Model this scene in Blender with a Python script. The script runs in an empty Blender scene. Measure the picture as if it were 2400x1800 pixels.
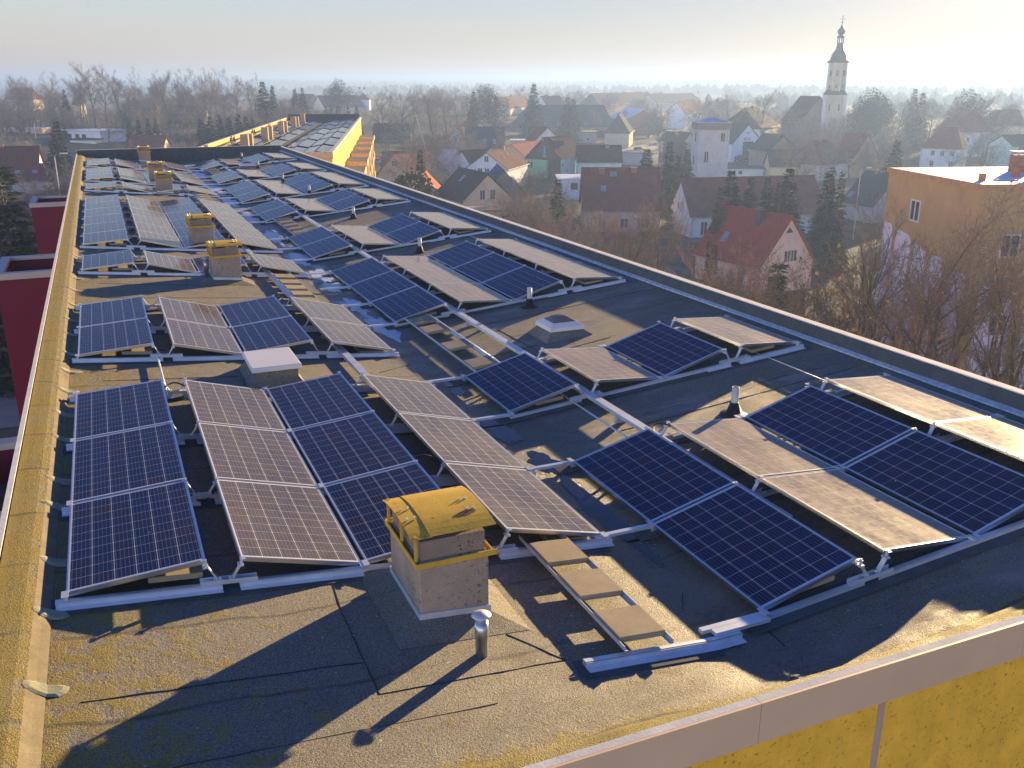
import bpy, math, random
from mathutils import Vector, Matrix, noise as mnoise
R = math.radians
C = bpy.context.scene.collection
scene = bpy.context.scene

# ------------------------------------------------------------------ camera, sky, sun, exposure
cam_d = bpy.data.cameras.new("camera")
cam_o = bpy.data.objects.new("camera", cam_d); C.objects.link(cam_o)
cam_o.location = (0.6266, -6.7985, 3.9994)
YAW, PITCH, FPX = R(23.3694), R(-17.9724), 2173.16
cam_o.rotation_euler = (R(90) + PITCH, 0, -YAW)
cam_d.sensor_width = 36.0
cam_d.lens = 36.0 * FPX / 2400.0
cam_d.clip_start, cam_d.clip_end = 0.1, 20000
scene.camera = cam_o

SUN_EL, SUN_AZ = R(10.5), R(57.5)          # azimuth from +y towards +x
world = bpy.data.worlds.new("World"); scene.world = world
world.use_nodes = True
wn = world.node_tree
bg = wn.nodes["Background"]
sky = wn.nodes.new("ShaderNodeTexSky")
sky.sky_type = 'NISHITA'; sky.sun_disc = False
sky.sun_elevation = SUN_EL; sky.sun_rotation = SUN_AZ
sky.altitude = 100; sky.air_density = 1.0; sky.dust_density = 0.3; sky.ozone_density = 1.5
tc = wn.nodes.new("ShaderNodeTexCoord"); sx = wn.nodes.new("ShaderNodeSeparateXYZ"); wn.links.new(tc.outputs['Generated'], sx.inputs[0])
cr = wn.nodes.new("ShaderNodeValToRGB"); wn.links.new(sx.outputs[2], cr.inputs[0])      # tint of the winter sky by height
for k_, (pos_, col_) in enumerate([(0.0, (.66, .55, .72)), (.045, (.84, .73, .88)), (.10, (1.02, .92, 1.06)), (.18, (.38, .53, 1.0)), (.42, (.20, .48, 1.22))]):
    e_ = cr.color_ramp.elements[k_] if k_ < 2 else cr.color_ramp.elements.new(pos_)
    e_.position = pos_; e_.color = (*col_, 1)
mu = wn.nodes.new("ShaderNodeMix"); mu.data_type = 'RGBA'; mu.blend_type = 'MULTIPLY'; mu.inputs[0].default_value = 1
wn.links.new(sky.outputs[0], mu.inputs[6]); wn.links.new(cr.outputs[0], mu.inputs[7]); 
vd = wn.nodes.new("ShaderNodeVectorMath"); vd.operation = 'DOT_PRODUCT'; wn.links.new(tc.outputs['Generated'], vd.inputs[0])
vd.inputs[1].default_value = (math.sin(SUN_AZ) * math.cos(SUN_EL), math.cos(SUN_AZ) * math.cos(SUN_EL), math.sin(SUN_EL))
gl = wn.nodes.new("ShaderNodeMapRange"); wn.links.new(vd.outputs['Value'], gl.inputs[0])                # thin high haze evens out the glow round the sun
gl.inputs[1].default_value = .30; gl.inputs[2].default_value = 1.0; gl.inputs[3].default_value = 1.0; gl.inputs[4].default_value = .30
m2 = wn.nodes.new("ShaderNodeMix"); m2.data_type = 'RGBA'; m2.blend_type = 'MULTIPLY'; m2.inputs[0].default_value = 1
cc_ = wn.nodes.new("ShaderNodeCombineXYZ")
for k_, lo_ in enumerate((.255, .30, .37)):
    g2 = gl if k_ == 1 else wn.nodes.new("ShaderNodeMapRange")
    if k_ != 1:
        wn.links.new(vd.outputs['Value'], g2.inputs[0])
        for i_, v_ in ((1, .30), (2, 1.0), (3, 1.0), (4, lo_)): g2.inputs[i_].default_value = v_
    wn.links.new(g2.outputs[0], cc_.inputs[k_])
wn.links.new(mu.outputs[2], m2.inputs[6]); wn.links.new(cc_.outputs[0], m2.inputs[7])
bk = wn.nodes.new("ShaderNodeMapRange"); wn.links.new(vd.outputs['Value'], bk.inputs[0])                # added warm fill low in the unseen sky opposite the sun, brightens camera-facing walls
bk.inputs[1].default_value = .05; bk.inputs[2].default_value = -.75; bk.inputs[3].default_value = 0.0; bk.inputs[4].default_value = 1.0
be = wn.nodes.new("ShaderNodeMapRange"); wn.links.new(sx.outputs[2], be.inputs[0]); be.inputs[1].default_value = .55; be.inputs[2].default_value = .15; be.inputs[3].default_value = 0.0; be.inputs[4].default_value = 1.0
bm = wn.nodes.new("ShaderNodeMath"); bm.operation = 'MULTIPLY'; wn.links.new(bk.outputs[0], bm.inputs[0]); wn.links.new(be.outputs[0], bm.inputs[1])
m3 = wn.nodes.new("ShaderNodeMix"); m3.data_type = 'RGBA'; m3.blend_type = 'MULTIPLY'; wn.links.new(bm.outputs[0], m3.inputs[0]); wn.links.new(m2.outputs[2], m3.inputs[6]); m3.inputs[7].default_value = (7.0, 5.0, 3.1, 1)
wn.links.new(m3.outputs[2], bg.inputs[0])
bg.inputs[1].default_value = 0.065
sun_d = bpy.data.lights.new("sun", 'SUN'); sun_d.energy = 5.0; sun_d.angle = R(0.6); sun_d.color = (1.0, 0.72, 0.36)
sun_o = bpy.data.objects.new("sun", sun_d); C.objects.link(sun_o)
SUNV = Vector((math.sin(SUN_AZ) * math.cos(SUN_EL), math.cos(SUN_AZ) * math.cos(SUN_EL), math.sin(SUN_EL)))
sun_o.rotation_euler = SUNV.to_track_quat('Z', 'Y').to_euler()
sun_o.location = (40, 30, 30)
vs = scene.view_settings
scene.display_settings.display_device = 'sRGB'
vs.view_transform = 'Standard'; vs.look = 'None'; vs.gamma = 1.0; vs.exposure = 1.65; vs.use_curve_mapping = False
scene.render.engine = 'CYCLES'
HAZE_D = 0.0008
cy = scene.cycles
cy.use_denoising = True
cy.max_bounces = 6; cy.diffuse_bounces = 3; cy.glossy_bounces = 3; cy.transmission_bounces = 4; cy.volume_bounces = 0
cy.transparent_max_bounces = 12
cy.sample_clamp_indirect = 6
try: cy.volume_step_rate = 4; cy.volume_max_steps = 64
except Exception: pass

# ------------------------------------------------------------------ helpers
class MB:
    """collects faces and links them as ONE mesh object"""
    def __init__(s): s.v = []; s.f = []; s.m = []
    def poly(s, pts, mi=0):
        n = len(s.v); s.v += [tuple(p) for p in pts]; s.f.append(tuple(range(n, n + len(pts)))); s.m.append(mi)
    def hexa(s, p, mi=0):                      # 8 points: bottom loop 0-3 (ccw from above), top loop 4-7
        n = len(s.v); s.v += [tuple(q) for q in p]
        for f in ((3, 2, 1, 0), (4, 5, 6, 7), (0, 1, 5, 4), (1, 2, 6, 5), (2, 3, 7, 6), (3, 0, 4, 7)):
            s.f.append(tuple(n + i for i in f)); s.m.append(mi)
    def box(s, x0, x1, y0, y1, z0, z1, mi=0):
        s.hexa([(x0, y0, z0), (x1, y0, z0), (x1, y1, z0), (x0, y1, z0), (x0, y0, z1), (x1, y0, z1), (x1, y1, z1), (x0, y1, z1)], mi)
    def sbox(s, x0, x1, y0, y1, zf0, zf1, mi=0):   # box whose bottom/top follow functions of x
        s.hexa([(x0, y0, zf0(x0)), (x1, y0, zf0(x1)), (x1, y1, zf0(x1)), (x0, y1, zf0(x0)),
                (x0, y0, zf1(x0)), (x1, y0, zf1(x1)), (x1, y1, zf1(x1)), (x0, y1, zf1(x0))], mi)
    def prism(s, prof, a, b, mi=0):            # closed profile of 3D points extruded by a vector
        n = len(s.v); k = len(prof); b = Vector(b); a = Vector(a)
        s.v += [tuple(Vector(p) + a) for p in prof] + [tuple(Vector(p) + b) for p in prof]
        for i in range(k):
            j = (i + 1) % k; s.f.append((n + i, n + j, n + k + j, n + k + i)); s.m.append(mi)
        s.f.append(tuple(n + i for i in reversed(range(k)))); s.m.append(mi)
        s.f.append(tuple(n + k + i for i in range(k))); s.m.append(mi)
    def tube(s, path, rad, n=6, mi=0, caps=True):
        P = [Vector(p) for p in path]; base = len(s.v)
        if not hasattr(rad, '__len__'): rad = [rad] * len(P)
        up = None
        for i, p in enumerate(P):
            d = (P[min(i + 1, len(P) - 1)] - P[max(i - 1, 0)])
            d = d.normalized() if d.length > 1e-9 else Vector((0, 0, 1))
            if up is None: up = d.orthogonal().normalized()
            else:
                up = up - d * up.dot(d); up = up.normalized() if up.length > 1e-6 else d.orthogonal().normalized()
            w = d.cross(up)
            for k in range(n):
                a = 2 * math.pi * k / n
                s.v.append(tuple(p + (up * math.cos(a) + w * math.sin(a)) * rad[i]))
        for i in range(len(P) - 1):
            for k in range(n):
                a = base + i * n + k; b = base + i * n + (k + 1) % n
                s.f.append((a, b, b + n, a + n)); s.m.append(mi)
        if caps and n > 2:
            s.f.append(tuple(base + k for k in reversed(range(n)))); s.m.append(mi)
            e = base + (len(P) - 1) * n; s.f.append(tuple(e + k for k in range(n))); s.m.append(mi)
    def lathe(s, prof, c=(0, 0, 0), n=20, mi=0, rot=0.0):
        base = len(s.v)
        for r, z in prof:
            for k in range(n):
                a = 2 * math.pi * k / n + rot; s.v.append((c[0] + r * math.cos(a), c[1] + r * math.sin(a), c[2] + z))
        for i in range(len(prof) - 1):
            for k in range(n):
                a = base + i * n + k; b = base + i * n + (k + 1) % n
                s.f.append((a, b, b + n, a + n)); s.m.append(mi)
        s.f.append(tuple(base + k for k in reversed(range(n)))); s.m.append(mi)
        e = base + (len(prof) - 1) * n; s.f.append(tuple(e + k for k in range(n))); s.m.append(mi)
    def mesh(s, name, mats, smooth=False):
        me = bpy.data.meshes.new(name); me.from_pydata(s.v, [], s.f)
        for m in (mats if isinstance(mats, (list, tuple)) else [mats]): me.materials.append(m)
        if any(s.m): me.polygons.foreach_set('material_index', s.m)
        if smooth: me.polygons.foreach_set('use_smooth', [True] * len(s.f))
        me.update(); return me
    def build(s, name, mats, parent=None, world=False, smooth=False, bevel=0):
        if world and parent is not None:
            w = Vector((0, 0, 0)); q = parent
            while q is not None: w += q.location; q = q.parent
            s.v = [(a - w.x, b - w.y, c - w.z) for a, b, c in s.v]
        o = bpy.data.objects.new(name, s.mesh(name, mats, smooth)); C.objects.link(o); o.parent = parent
        if bevel:
            bm = o.modifiers.new('edge', 'BEVEL'); bm.width = bevel; bm.segments = 2; bm.limit_method = 'ANGLE'
        return o

def link(name, me, parent=None, loc=(0, 0, 0)):
    o = bpy.data.objects.new(name, me); C.objects.link(o); o.parent = parent; o.location = loc; return o
def tag(o, label=None, cat=None, group=None, kind=None):
    if label: o['label'] = label
    if cat: o['category'] = cat
    if group: o['group'] = group
    if kind: o['kind'] = kind
    return o
def thing(name, loc, label, cat, group=None, rz=0.0):
    o = bpy.data.objects.new(name, None); C.objects.link(o); o.location = loc; o.rotation_euler = (0, 0, rz)
    o.empty_display_size = 0.2
    return tag(o, label, cat, group)
KIDS = {}
def copy_tree(o, parent=None, kids=None):
    c = o.copy(); C.objects.link(c); c.parent = parent
    for ch in list(o.children): copy_tree(ch, c)
    return c

# pixel of the 2400 x 1800 photograph -> world point at height Z, or at depth D along the view
_f = Vector((math.sin(YAW) * math.cos(PITCH), math.cos(YAW) * math.cos(PITCH), math.sin(PITCH)))
_r = Vector((math.cos(YAW), -math.sin(YAW), 0)); _u = _r.cross(_f)
CAM = Vector((0.6266, -6.7985, 3.9994))
def ray(u, v): return _f + _r * ((u - 1200) / FPX) - _u * ((v - 900) / FPX)
def at(u, v, Z):
    d = ray(u, v); return CAM + d * ((Z - CAM.z) / d.z)
def atd(u, v, D): return CAM + ray(u, v) * D

# ------------------------------------------------------------------ materials
class NT:
    def __init__(s, name):
        s.mat = bpy.data.materials.new(name); s.mat.use_nodes = True; s.t = s.mat.node_tree
        s.b = s.t.nodes['Principled BSDF']; s.out = s.t.nodes['Material Output']
    def n(s, t, **kw):
        x = s.t.nodes.new(t)
        for k, v in kw.items(): setattr(x, k, v)
        return x
    def l(s, a, b): s.t.links.new(a, b)
    def set(s, sock, v):
        if hasattr(v, 'links') or isinstance(v, bpy.types.NodeSocket): s.l(v, sock)
        elif isinstance(v, (tuple, list)) and len(v) == 3 and len(sock.default_value) == 4: sock.default_value = (*v, 1)
        else: sock.default_value = v
    def math(s, op, a, b=None, c=None, clamp=False):
        x = s.n('ShaderNodeMath', operation=op, use_clamp=clamp); s.set(x.inputs[0], a)
        if b is not None: s.set(x.inputs[1], b)
        if c is not None: s.set(x.inputs[2], c)
        return x.outputs[0]
    def obj(s): return s.n('ShaderNodeTexCoord').outputs['Object']
    def pos(s): return s.n('ShaderNodeNewGeometry').outputs['Position']
    def xyz(s, v):
        x = s.n('ShaderNodeSeparateXYZ'); s.l(v, x.inputs[0]); return x.outputs
    def noise(s, v, scale, detail=4, rough=.55):
        x = s.n('ShaderNodeTexNoise'); s.l(v, x.inputs['Vector']); x.inputs['Scale'].default_value = scale
        x.inputs['Detail'].default_value = detail; x.inputs['Roughness'].default_value = rough; return x.outputs[0]
    def voro(s, v, scale, feature='F1'):
        x = s.n('ShaderNodeTexVoronoi', feature=feature); s.l(v, x.inputs['Vector']); x.inputs['Scale'].default_value = scale; return x.outputs
    def ramp(s, f, a, b, lo=0.0, hi=1.0):
        x = s.n('ShaderNodeMapRange'); s.set(x.inputs[0], f); x.inputs[1].default_value = a; x.inputs[2].default_value = b
        x.inputs[3].default_value = lo; x.inputs[4].default_value = hi; return x.outputs[0]
    def mix(s, f, a, b, mode='MIX'):
        x = s.n('ShaderNodeMix', data_type='RGBA', blend_type=mode); s.set(x.inputs[0], f); s.set(x.inputs[6], a); s.set(x.inputs[7], b); return x.outputs[2]
    def bump(s, h, strength=.3, dist=.02):
        x = s.n('ShaderNodeBump'); s.l(h, x.inputs['Height']); x.inputs['Strength'].default_value = strength; x.inputs['Distance'].default_value = dist
        s.l(x.outputs[0], s.b.inputs['Normal']); return x.outputs[0]
    def fin(s, col=None, rough=None, metal=None, spec=None):
        if col is not None: s.set(s.b.inputs['Base Color'], col)
        if rough is not None: s.set(s.b.inputs['Roughness'], rough)
        if metal is not None: s.set(s.b.inputs['Metallic'], metal)
        if spec is not None: s.set(s.b.inputs['Specular IOR Level'], spec)
        return s.mat
def sc(c, k): return tuple(min(1, x * k) for x in c)

MATS = {}
def plain(key, col, rough=.7, metal=0.0, var=.25, scale=3.0, bump=0.0, bscale=60.0, spec=.4):
    if key in MATS: return MATS[key]
    t = NT(key); v = t.obj()
    f = t.noise(v, scale, 5, .6)
    c = t.mix(t.ramp(f, .3, .7), sc(col, 1 - var), sc(col, 1 + var))
    if bump: t.bump(t.noise(v, bscale, 3), bump, .01)
    MATS[key] = t.fin(c, rough, metal, spec); return MATS[key]

ALU = plain('aluminium', (.66, .70, .76), .38, .55, .08, 6)
ALU_D = plain('aluminium_dull', (.58, .61, .65), .45, .5, .12, 6)
STEEL = plain('galvanised', (.50, .52, .54), .4, .9, .2, 8)
BLACK = plain('black_rubber', (.012, .012, .013), .5, 0, .2)
# ------------------------------------------------------------------ foreground roof: materials
SL, XA, XB = 0.0963, 4.479, 5.014
def rz(x): return -0.088 + SL * max(0.0, XA - x, x - XB)
RY0, RY1, RX0, RX1 = -2.70, 48.2, -0.50, 10.15     # extent of the roof
def felt_material():
    t = NT('roofing_felt'); p = t.pos(); X, Y, Z = t.xyz(p)
    big = t.noise(p, .55, 4, .6); mid = t.noise(p, 3.2, 5, .65); fine = t.noise(p, 70, 3, .7); gran = t.noise(p, 210, 2, .6)
    c = t.mix(t.ramp(big, .35, .65), (.062, .058, .050), (.120, .108, .088))
    c = t.mix(t.ramp(mid, .35, .7, 0, .75), c, (.165, .150, .118))
    # granules light and dark
    c = t.mix(t.ramp(gran, .50, .64, 0, .9), c, (.45, .395, .285))
    c = t.mix(t.ramp(fine, .52, .34, 0, .85), c, (.022, .020, .017))
    # lichen specks
    vo = t.n('ShaderNodeTexVoronoi'); t.l(p, vo.inputs['Vector']); vo.inputs['Scale'].default_value = 13
    rnd = t.xyz(vo.outputs['Color'])[0]
    spk = t.math('MULTIPLY', t.ramp(vo.outputs['Distance'], .16, .10), t.math('GREATER_THAN', rnd, .62))
    spk = t.math('MULTIPLY', spk, t.ramp(mid, .42, .56))
    c = t.mix(t.math('MULTIPLY', spk, .85), c, (.50, .47, .33))
    # moss: thick along the kerbs, patchy near them
    edge = t.math('MAXIMUM', t.ramp(X, 1.4, -.15), t.math('MULTIPLY', t.ramp(Y, -2.38, -2.56), 1.3))
    mn = t.noise(p, 6.5, 6, .75)
    far_fade = t.ramp(Y, 16, 4, .55, 1)
    m = t.math('ADD', t.math('MULTIPLY', edge, .50), t.math('MULTIPLY', t.math('SUBTRACT', mn, .5), 2.6))
    m = t.math('MULTIPLY', t.ramp(m, .16, .52), t.math('MULTIPLY', far_fade, .95))
    kerb = t.math('MULTIPLY', t.math('MAXIMUM', t.ramp(X, -.225, -.29), t.ramp(Y, -2.50, -2.57)), t.ramp(t.noise(p, 2.6, 5, .7), .33, .47, .35, 1)); m = t.math('MAXIMUM', m, kerb)
    mossc = t.mix(t.ramp(t.noise(p, 120, 2), .35, .65), (.080, .062, .008), (.36, .265, .018))
    c = t.mix(m, c, mossc)
    # overlapping seams of the felt sheets
    wob = t.math('MULTIPLY', t.math('SUBTRACT', t.noise(p, .9, 3), .5), .35)
    fy = t.math('FRACT', t.math('DIVIDE', t.math('ADD', Y, t.math('ADD', wob, 20.35)), 1.02))
    seam = t.ramp(t.math('ABSOLUTE', t.math('SUBTRACT', fy, .5)), .030, .006)
    seam = t.math('MULTIPLY', seam, t.ramp(t.noise(p, 1.7, 3), .36, .56))
    c = t.mix(t.math('MULTIPLY', seam, .65), c, (.020, .018, .015))
    st = t.n('ShaderNodeMapping'); st.inputs['Scale'].default_value = (.55, 1.6, 1); st.inputs['Rotation'].default_value = (0, 0, .35); t.l(p, st.inputs[0])
    dp = t.math('MULTIPLY', t.ramp(t.noise(st.outputs[0], 1.5, 5, .7), .46, .64), t.ramp(X, 4.2, 6.2, .25, 1))
    c = t.mix(t.math('MULTIPLY', dp, .55), c, (.215, .205, .195))  # wet sheen painted in as paler streaks, stronger on the right half
    # wet and frosted gutter in the valley
    g = t.ramp(t.math('ABSOLUTE', t.math('SUBTRACT', X, 4.75)), .75, .15)
    wet = t.math('MULTIPLY', g, t.ramp(mid, .38, .58))
    c = t.mix(t.math('MULTIPLY', wet, .5), c, (.035, .035, .036))
    fr = t.math('MULTIPLY', t.ramp(t.noise(p, 1.15, 4, .7), .50, .60), t.ramp(t.math('ABSOLUTE', t.math('SUBTRACT', X, 4.82)), .42, .20))
    fr = t.math('MULTIPLY', fr, t.ramp(Y, 8, 12))
    c = t.mix(t.math('MULTIPLY', fr, .75), c, (.62, .66, .72))
    rough = t.math('SUBTRACT', t.ramp(mid, .3, .7, .56, .80), t.math('MULTIPLY', wet, .42))
    h = t.math('ADD', t.math('MULTIPLY', gran, .7), t.math('MULTIPLY', fine, 1.0))
    h = t.math('ADD', h, t.math('MULTIPLY', mid, .8)); h = t.math('SUBTRACT', h, t.math('MULTIPLY', seam, .8))
    h = t.math('ADD', h, t.math('MULTIPLY', m, t.math('MULTIPLY', t.noise(p, 90, 3, .7), 1.6)))
    rough = t.math('SUBTRACT', rough, t.math('MULTIPLY', dp, .22))
    t.bump(h, .75, .012)
    return t.fin(c, rough, 0, .5)
FELT = felt_material()
def concrete(key, col, dark=True, blot=9.0):
    t = NT(key); p = t.pos()
    c = t.mix(t.ramp(t.noise(p, 2.5, 5, .65), .3, .7), sc(col, .75), sc(col, 1.2))
    c = t.mix(t.ramp(t.noise(p, 150, 2), .35, .65, 0, .5), c, sc(col, .5))
    if dark:
        s_ = t.noise(p, blot * 3.2, 3, .6); m_ = t.noise(p, 2.2, 3)
        k = t.math('MULTIPLY', t.ramp(s_, .585, .64), t.ramp(m_, .44, .58))
        c = t.mix(t.math('MULTIPLY', k, .85), c, sc(col, .16))
    t.bump(t.noise(p, 130, 3, .7), .45, .006); return t.fin(c, .88, 0, .25)
CONC = concrete('chimney_concrete', (.36, .285, .22)); CONC2 = concrete('rough_concrete', (.27, .21, .155), True, 14)
PAVER = concrete('paver', (.34, .275, .19), False)
def speckled(key, col, dark, scale=26.0, lo=.60, hi=.68):
    t = NT(key); p = t.pos()
    c = t.mix(t.ramp(t.noise(p, 4, 5, .65), .3, .7), sc(col, .86), sc(col, 1.12))
    k = t.math('MULTIPLY', t.ramp(t.noise(p, scale, 4, .75), lo, hi), t.ramp(t.noise(p, 3, 3), .36, .58, .35, 1))
    c = t.mix(k, c, dark)
    sv = t.n('ShaderNodeMapping'); sv.inputs['Scale'].default_value = (1, 1, .06); t.l(p, sv.inputs[0]); c = t.mix(t.ramp(t.noise(sv.outputs[0], 5, 4, .7), .5, .72, 0, .22), c, sc(col, .45))
    t.bump(t.noise(p, 45, 3), .3, .006); return t.fin(c, .85, 0, .25)
YELLOW = speckled('yellow_render', (.92, .52, .05), (.34, .19, .025), 30, .585, .64)
YMETAL = speckled('yellow_painted_steel', (.53, .335, .045), (.13, .085, .035), 14, .60, .70)
FASC = plain('fascia_sheet', (.70, .48, .29), .55, 0, .06, 1.2)
FASC_TOP = speckled('fascia_top', (.62, .60, .57), (.12, .11, .09), 55, .62, .70)
CRIM = plain('crimson_render', (.155, .010, .036), .85, 0, .08, 1.0)
PINKC = plain('bay_coping', (.48, .42, .43), .6, 0, .08, 1)
def stripfelt(key, col):
    t = NT(key); p = t.pos()
    c = t.mix(t.ramp(t.noise(p, 5, 5, .7), .3, .7), sc(col, .7), sc(col, 1.3)); c = t.mix(t.ramp(t.noise(p, 160, 2), .4, .7, 0, .5), c, sc(col, .35))
    t.bump(t.noise(p, 120, 3), .5, .006); return t.fin(c, .85, 0, .25)
SUNLIT_FELT = stripfelt('sunlit_felt', (.22, .185, .12)); DARKFELT = stripfelt('dark_felt', (.075, .088, .100)); PATCH = stripfelt('felt_patch', (.33, .33, .23))
FLASH = plain('flashing_strip', (.50, .53, .56), .45, .3, .3, 14)

# ------------------------------------------------------------------ the apartment block we stand over
GZ = -19.0
blk = thing('apartment_block', (4.8, 22.7, GZ), 'yellow apartment block under the camera with solar panels across its flat mossy roof', 'building')
w = MB(); w.box(-.44, 10.09, -2.68, 48.14, GZ, -.42); w.box(10.075, 10.09, -2.68, 48.14, -.42, .45); w.box(-.46, -.445, -2.68, 48.14, -.42, .30); w.box(-.44, 10.07, 48.125, 48.14, -.42, .5); w.build('wall', YELLOW, blk, True)
# roof deck, V shaped with the gutter in the middle
d = MB()
xs = [-.30, 1.2, 2.4, 3.5, XA, XB, 6.2, 7.4, 8.6, 9.98]
for a, b in zip(xs, xs[1:]):
    d.poly([(a, RY0 + .02, rz(a)), (b, RY0 + .02, rz(b)), (b, RY1 - .2, rz(b)), (a, RY1 - .2, rz(a))])
d.poly([(-.44, -2.68, -.42), (10.09, -2.68, -.42), (10.09, 48.14, -.42), (-.44, 48.14, -.42)])
roof = d.build('roof', FELT, blk, True)
# mossy kerb on the left with a sloping strip whose sunlit paleness is in its felt colour, metal edge outside
k = MB(); N = 60
for i in range(N):
    y0 = RY0 + .03 + (RY1 - RY0 - .1) * i / N; y1 = RY0 + .03 + (RY1 - RY0 - .1) * (i + 1) / N
    pr = [(-.10, .3445 + SL * .10 + .004), (-.155, .392), (-.205, .430), (-.27, .452), (-.36, .462), (-.47, .468)]
    for (xa, za), (xb, zb) in zip(pr, pr[1:]): k.poly([(xa, y1, za), (xb, y1, zb), (xb, y0, zb), (xa, y0, za)], 0 if xb > -.24 else 1)
k.poly([(-.47, RY0, .468), (-.47, RY1, .468), (-.47, RY1, .2), (-.47, RY0, .2)])
k.build('kerb', [SUNLIT_FELT, FELT], blk, True, True)
for y0, y1 in [(RY0, 5.8), (5.802, 14.3), (14.302, 22.8), (22.802, 31.3), (31.302, 39.8), (39.802, RY1)]:
    e = MB(); e.box(-.495, -.472, y0, y1, .50, .515); e.box(-.52, -.495, y0, y1, .16, .515); e.build('edge_trim', FASC_TOP, blk, True)
# right and far parapets: dark felt upstand, whitish flashing at the foot, metal edge
q = MB(); HR = .60
q.prism([(9.93, 0, rz(9.93) - .02), (10.07, 0, rz(9.93) - .02), (10.07, 0, HR - .012), (9.985, 0, HR - .012)], (0, RY0 + .02, 0), (0, 47.9, 0))
q.box(-.47, 10.07, 47.92, 48.12, -.3, .655)
q.build('parapet', DARKFELT, blk, True)
random.seed(3)
y = RY0 + .05
while y < 47.6:
    h = random.uniform(1.0, 1.9); y1 = min(47.6, y + h); x = 9.918 + random.uniform(-.006, .006); zz = rz(9.93)
    fl = MB(); fl.hexa([(x - .045, y, zz + .006), (x + .03, y, zz + .006), (x + .03, y1, zz + .006), (x - .045, y1, zz + .006),
             (x - .035, y, zz + .022), (x + .036, y, zz + .05), (x + .036, y1, zz + .05), (x - .035, y1, zz + .022)])
    y = y1 + .004; fl.build('flashing', FLASH, blk, True)
y = RY0
while y < RY1:
    y1 = min(RY1, y + 3.0); e = MB(); e.box(10.02, 10.15, y, y1 - .004, HR - .01, HR + .006); e.box(10.128, 10.15, y, y1 - .004, .30, HR - .011); y = y1; e.build('parapet_cap', FASC_TOP, blk, True)
e = MB(); e.box(-.52, 10.15, 48.10, 48.23, .657, .672)
e.build('parapet_cap', FASC_TOP, blk, True)
# near edge: mossy upstand, fascia in long sheets following the roof fall
m = MB()
def zt(x): return max(.15, rz(x) + .012)
prof = [(-2.02, 0.0), (-2.34, .10), (-2.50, .32), (-2.58, .80), (-2.68, 1.0)]
for a, b in zip([-.47, 1.0, 2.13, 3.2, XA, XB, 5.8, 7.36, 8.6], [1.0, 2.13, 3.2, XA, XB, 5.8, 7.36, 8.6, 10.09]):
    for (ya, fa_), (yb, fb_) in zip(prof, prof[1:]):
        g = lambda x, f: rz(x) + .004 + (zt(x) - .012 - rz(x)) * f
        m.poly([(a, ya, g(a, fa_)), (b, ya, g(b, fa_)), (b, yb, g(b, fb_)), (a, yb, g(a, fb_))][::-1])
m.build('near_kerb', FELT, blk, True, True)
jx = [-.52, 1.70, 2.13, 4.15, 6.60, 7.36, 9.05, 10.15]
for a, b in zip(jx, jx[1:]):
    g = .004 if b in (1.70, 4.15, 6.60, 9.05) else 0
    fa = MB(); fa.sbox(a, b - g, -2.755, -2.735, lambda x: zt(x) - .315, lambda x: zt(x) - .0005, 0)
    fa.sbox(a, b - g, -2.7345, -2.675, lambda x: zt(x) - .012, zt, 1); fa.build('fascia', [FASC, FASC_TOP], blk, True)
for x in (-.85 + .9, 5.30, 10.0):
    jt = MB(); jt.box(x - .028, x + .028, -2.691, -2.679, GZ, -.12); jt.build('wall_joint', plain('joint_mortar', (.46, .33, .25), .9, 0, .1), blk, True)
gw = MB(); gw.box(-.44, 10.09, -2.68, -2.56, -.4195, -.10); gw.build('gable_wall', YELLOW, blk, True)
# stair bays in crimson along the left facade
for yb in (5.0, 22.0, 39.2):
    b = MB(); x0, x1, y0, y1, zt_ = -2.45, -.44, yb, yb + 2.9, -1.0
    b.box(x0, x1, y0, y1, GZ, zt_ - .75)
    for bx in ((x0, x1, y0, y0 + .16), (x0, x1, y1 - .16, y1), (x0, x0 + .16, y0 + .16, y1 - .16)): b.box(*bx, zt_ - .75, zt_ - .02)
    sb = b.build('stair_bay', CRIM, blk, True)
    b = MB()
    for bx in ((x0 - .05, x1, y0 - .05, y0 + .20), (x0 - .05, x1, y1 - .20, y1 + .05), (x0 - .05, x0 + .20, y0 + .20, y1 - .20)): b.box(*bx, zt_ - .18 if bx[3] - bx[2] < .5 and bx[2] < y0 else zt_ - .10, zt_)
    b.build('bay_coping', PINKC, sb, True)
    b = MB(); b.box(x0 + .162, x1, y0 + .162, y1 - .162, zt_ - .748, zt_ - .62); b.build('bay_roof', DARKFELT, sb, True)

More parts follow.
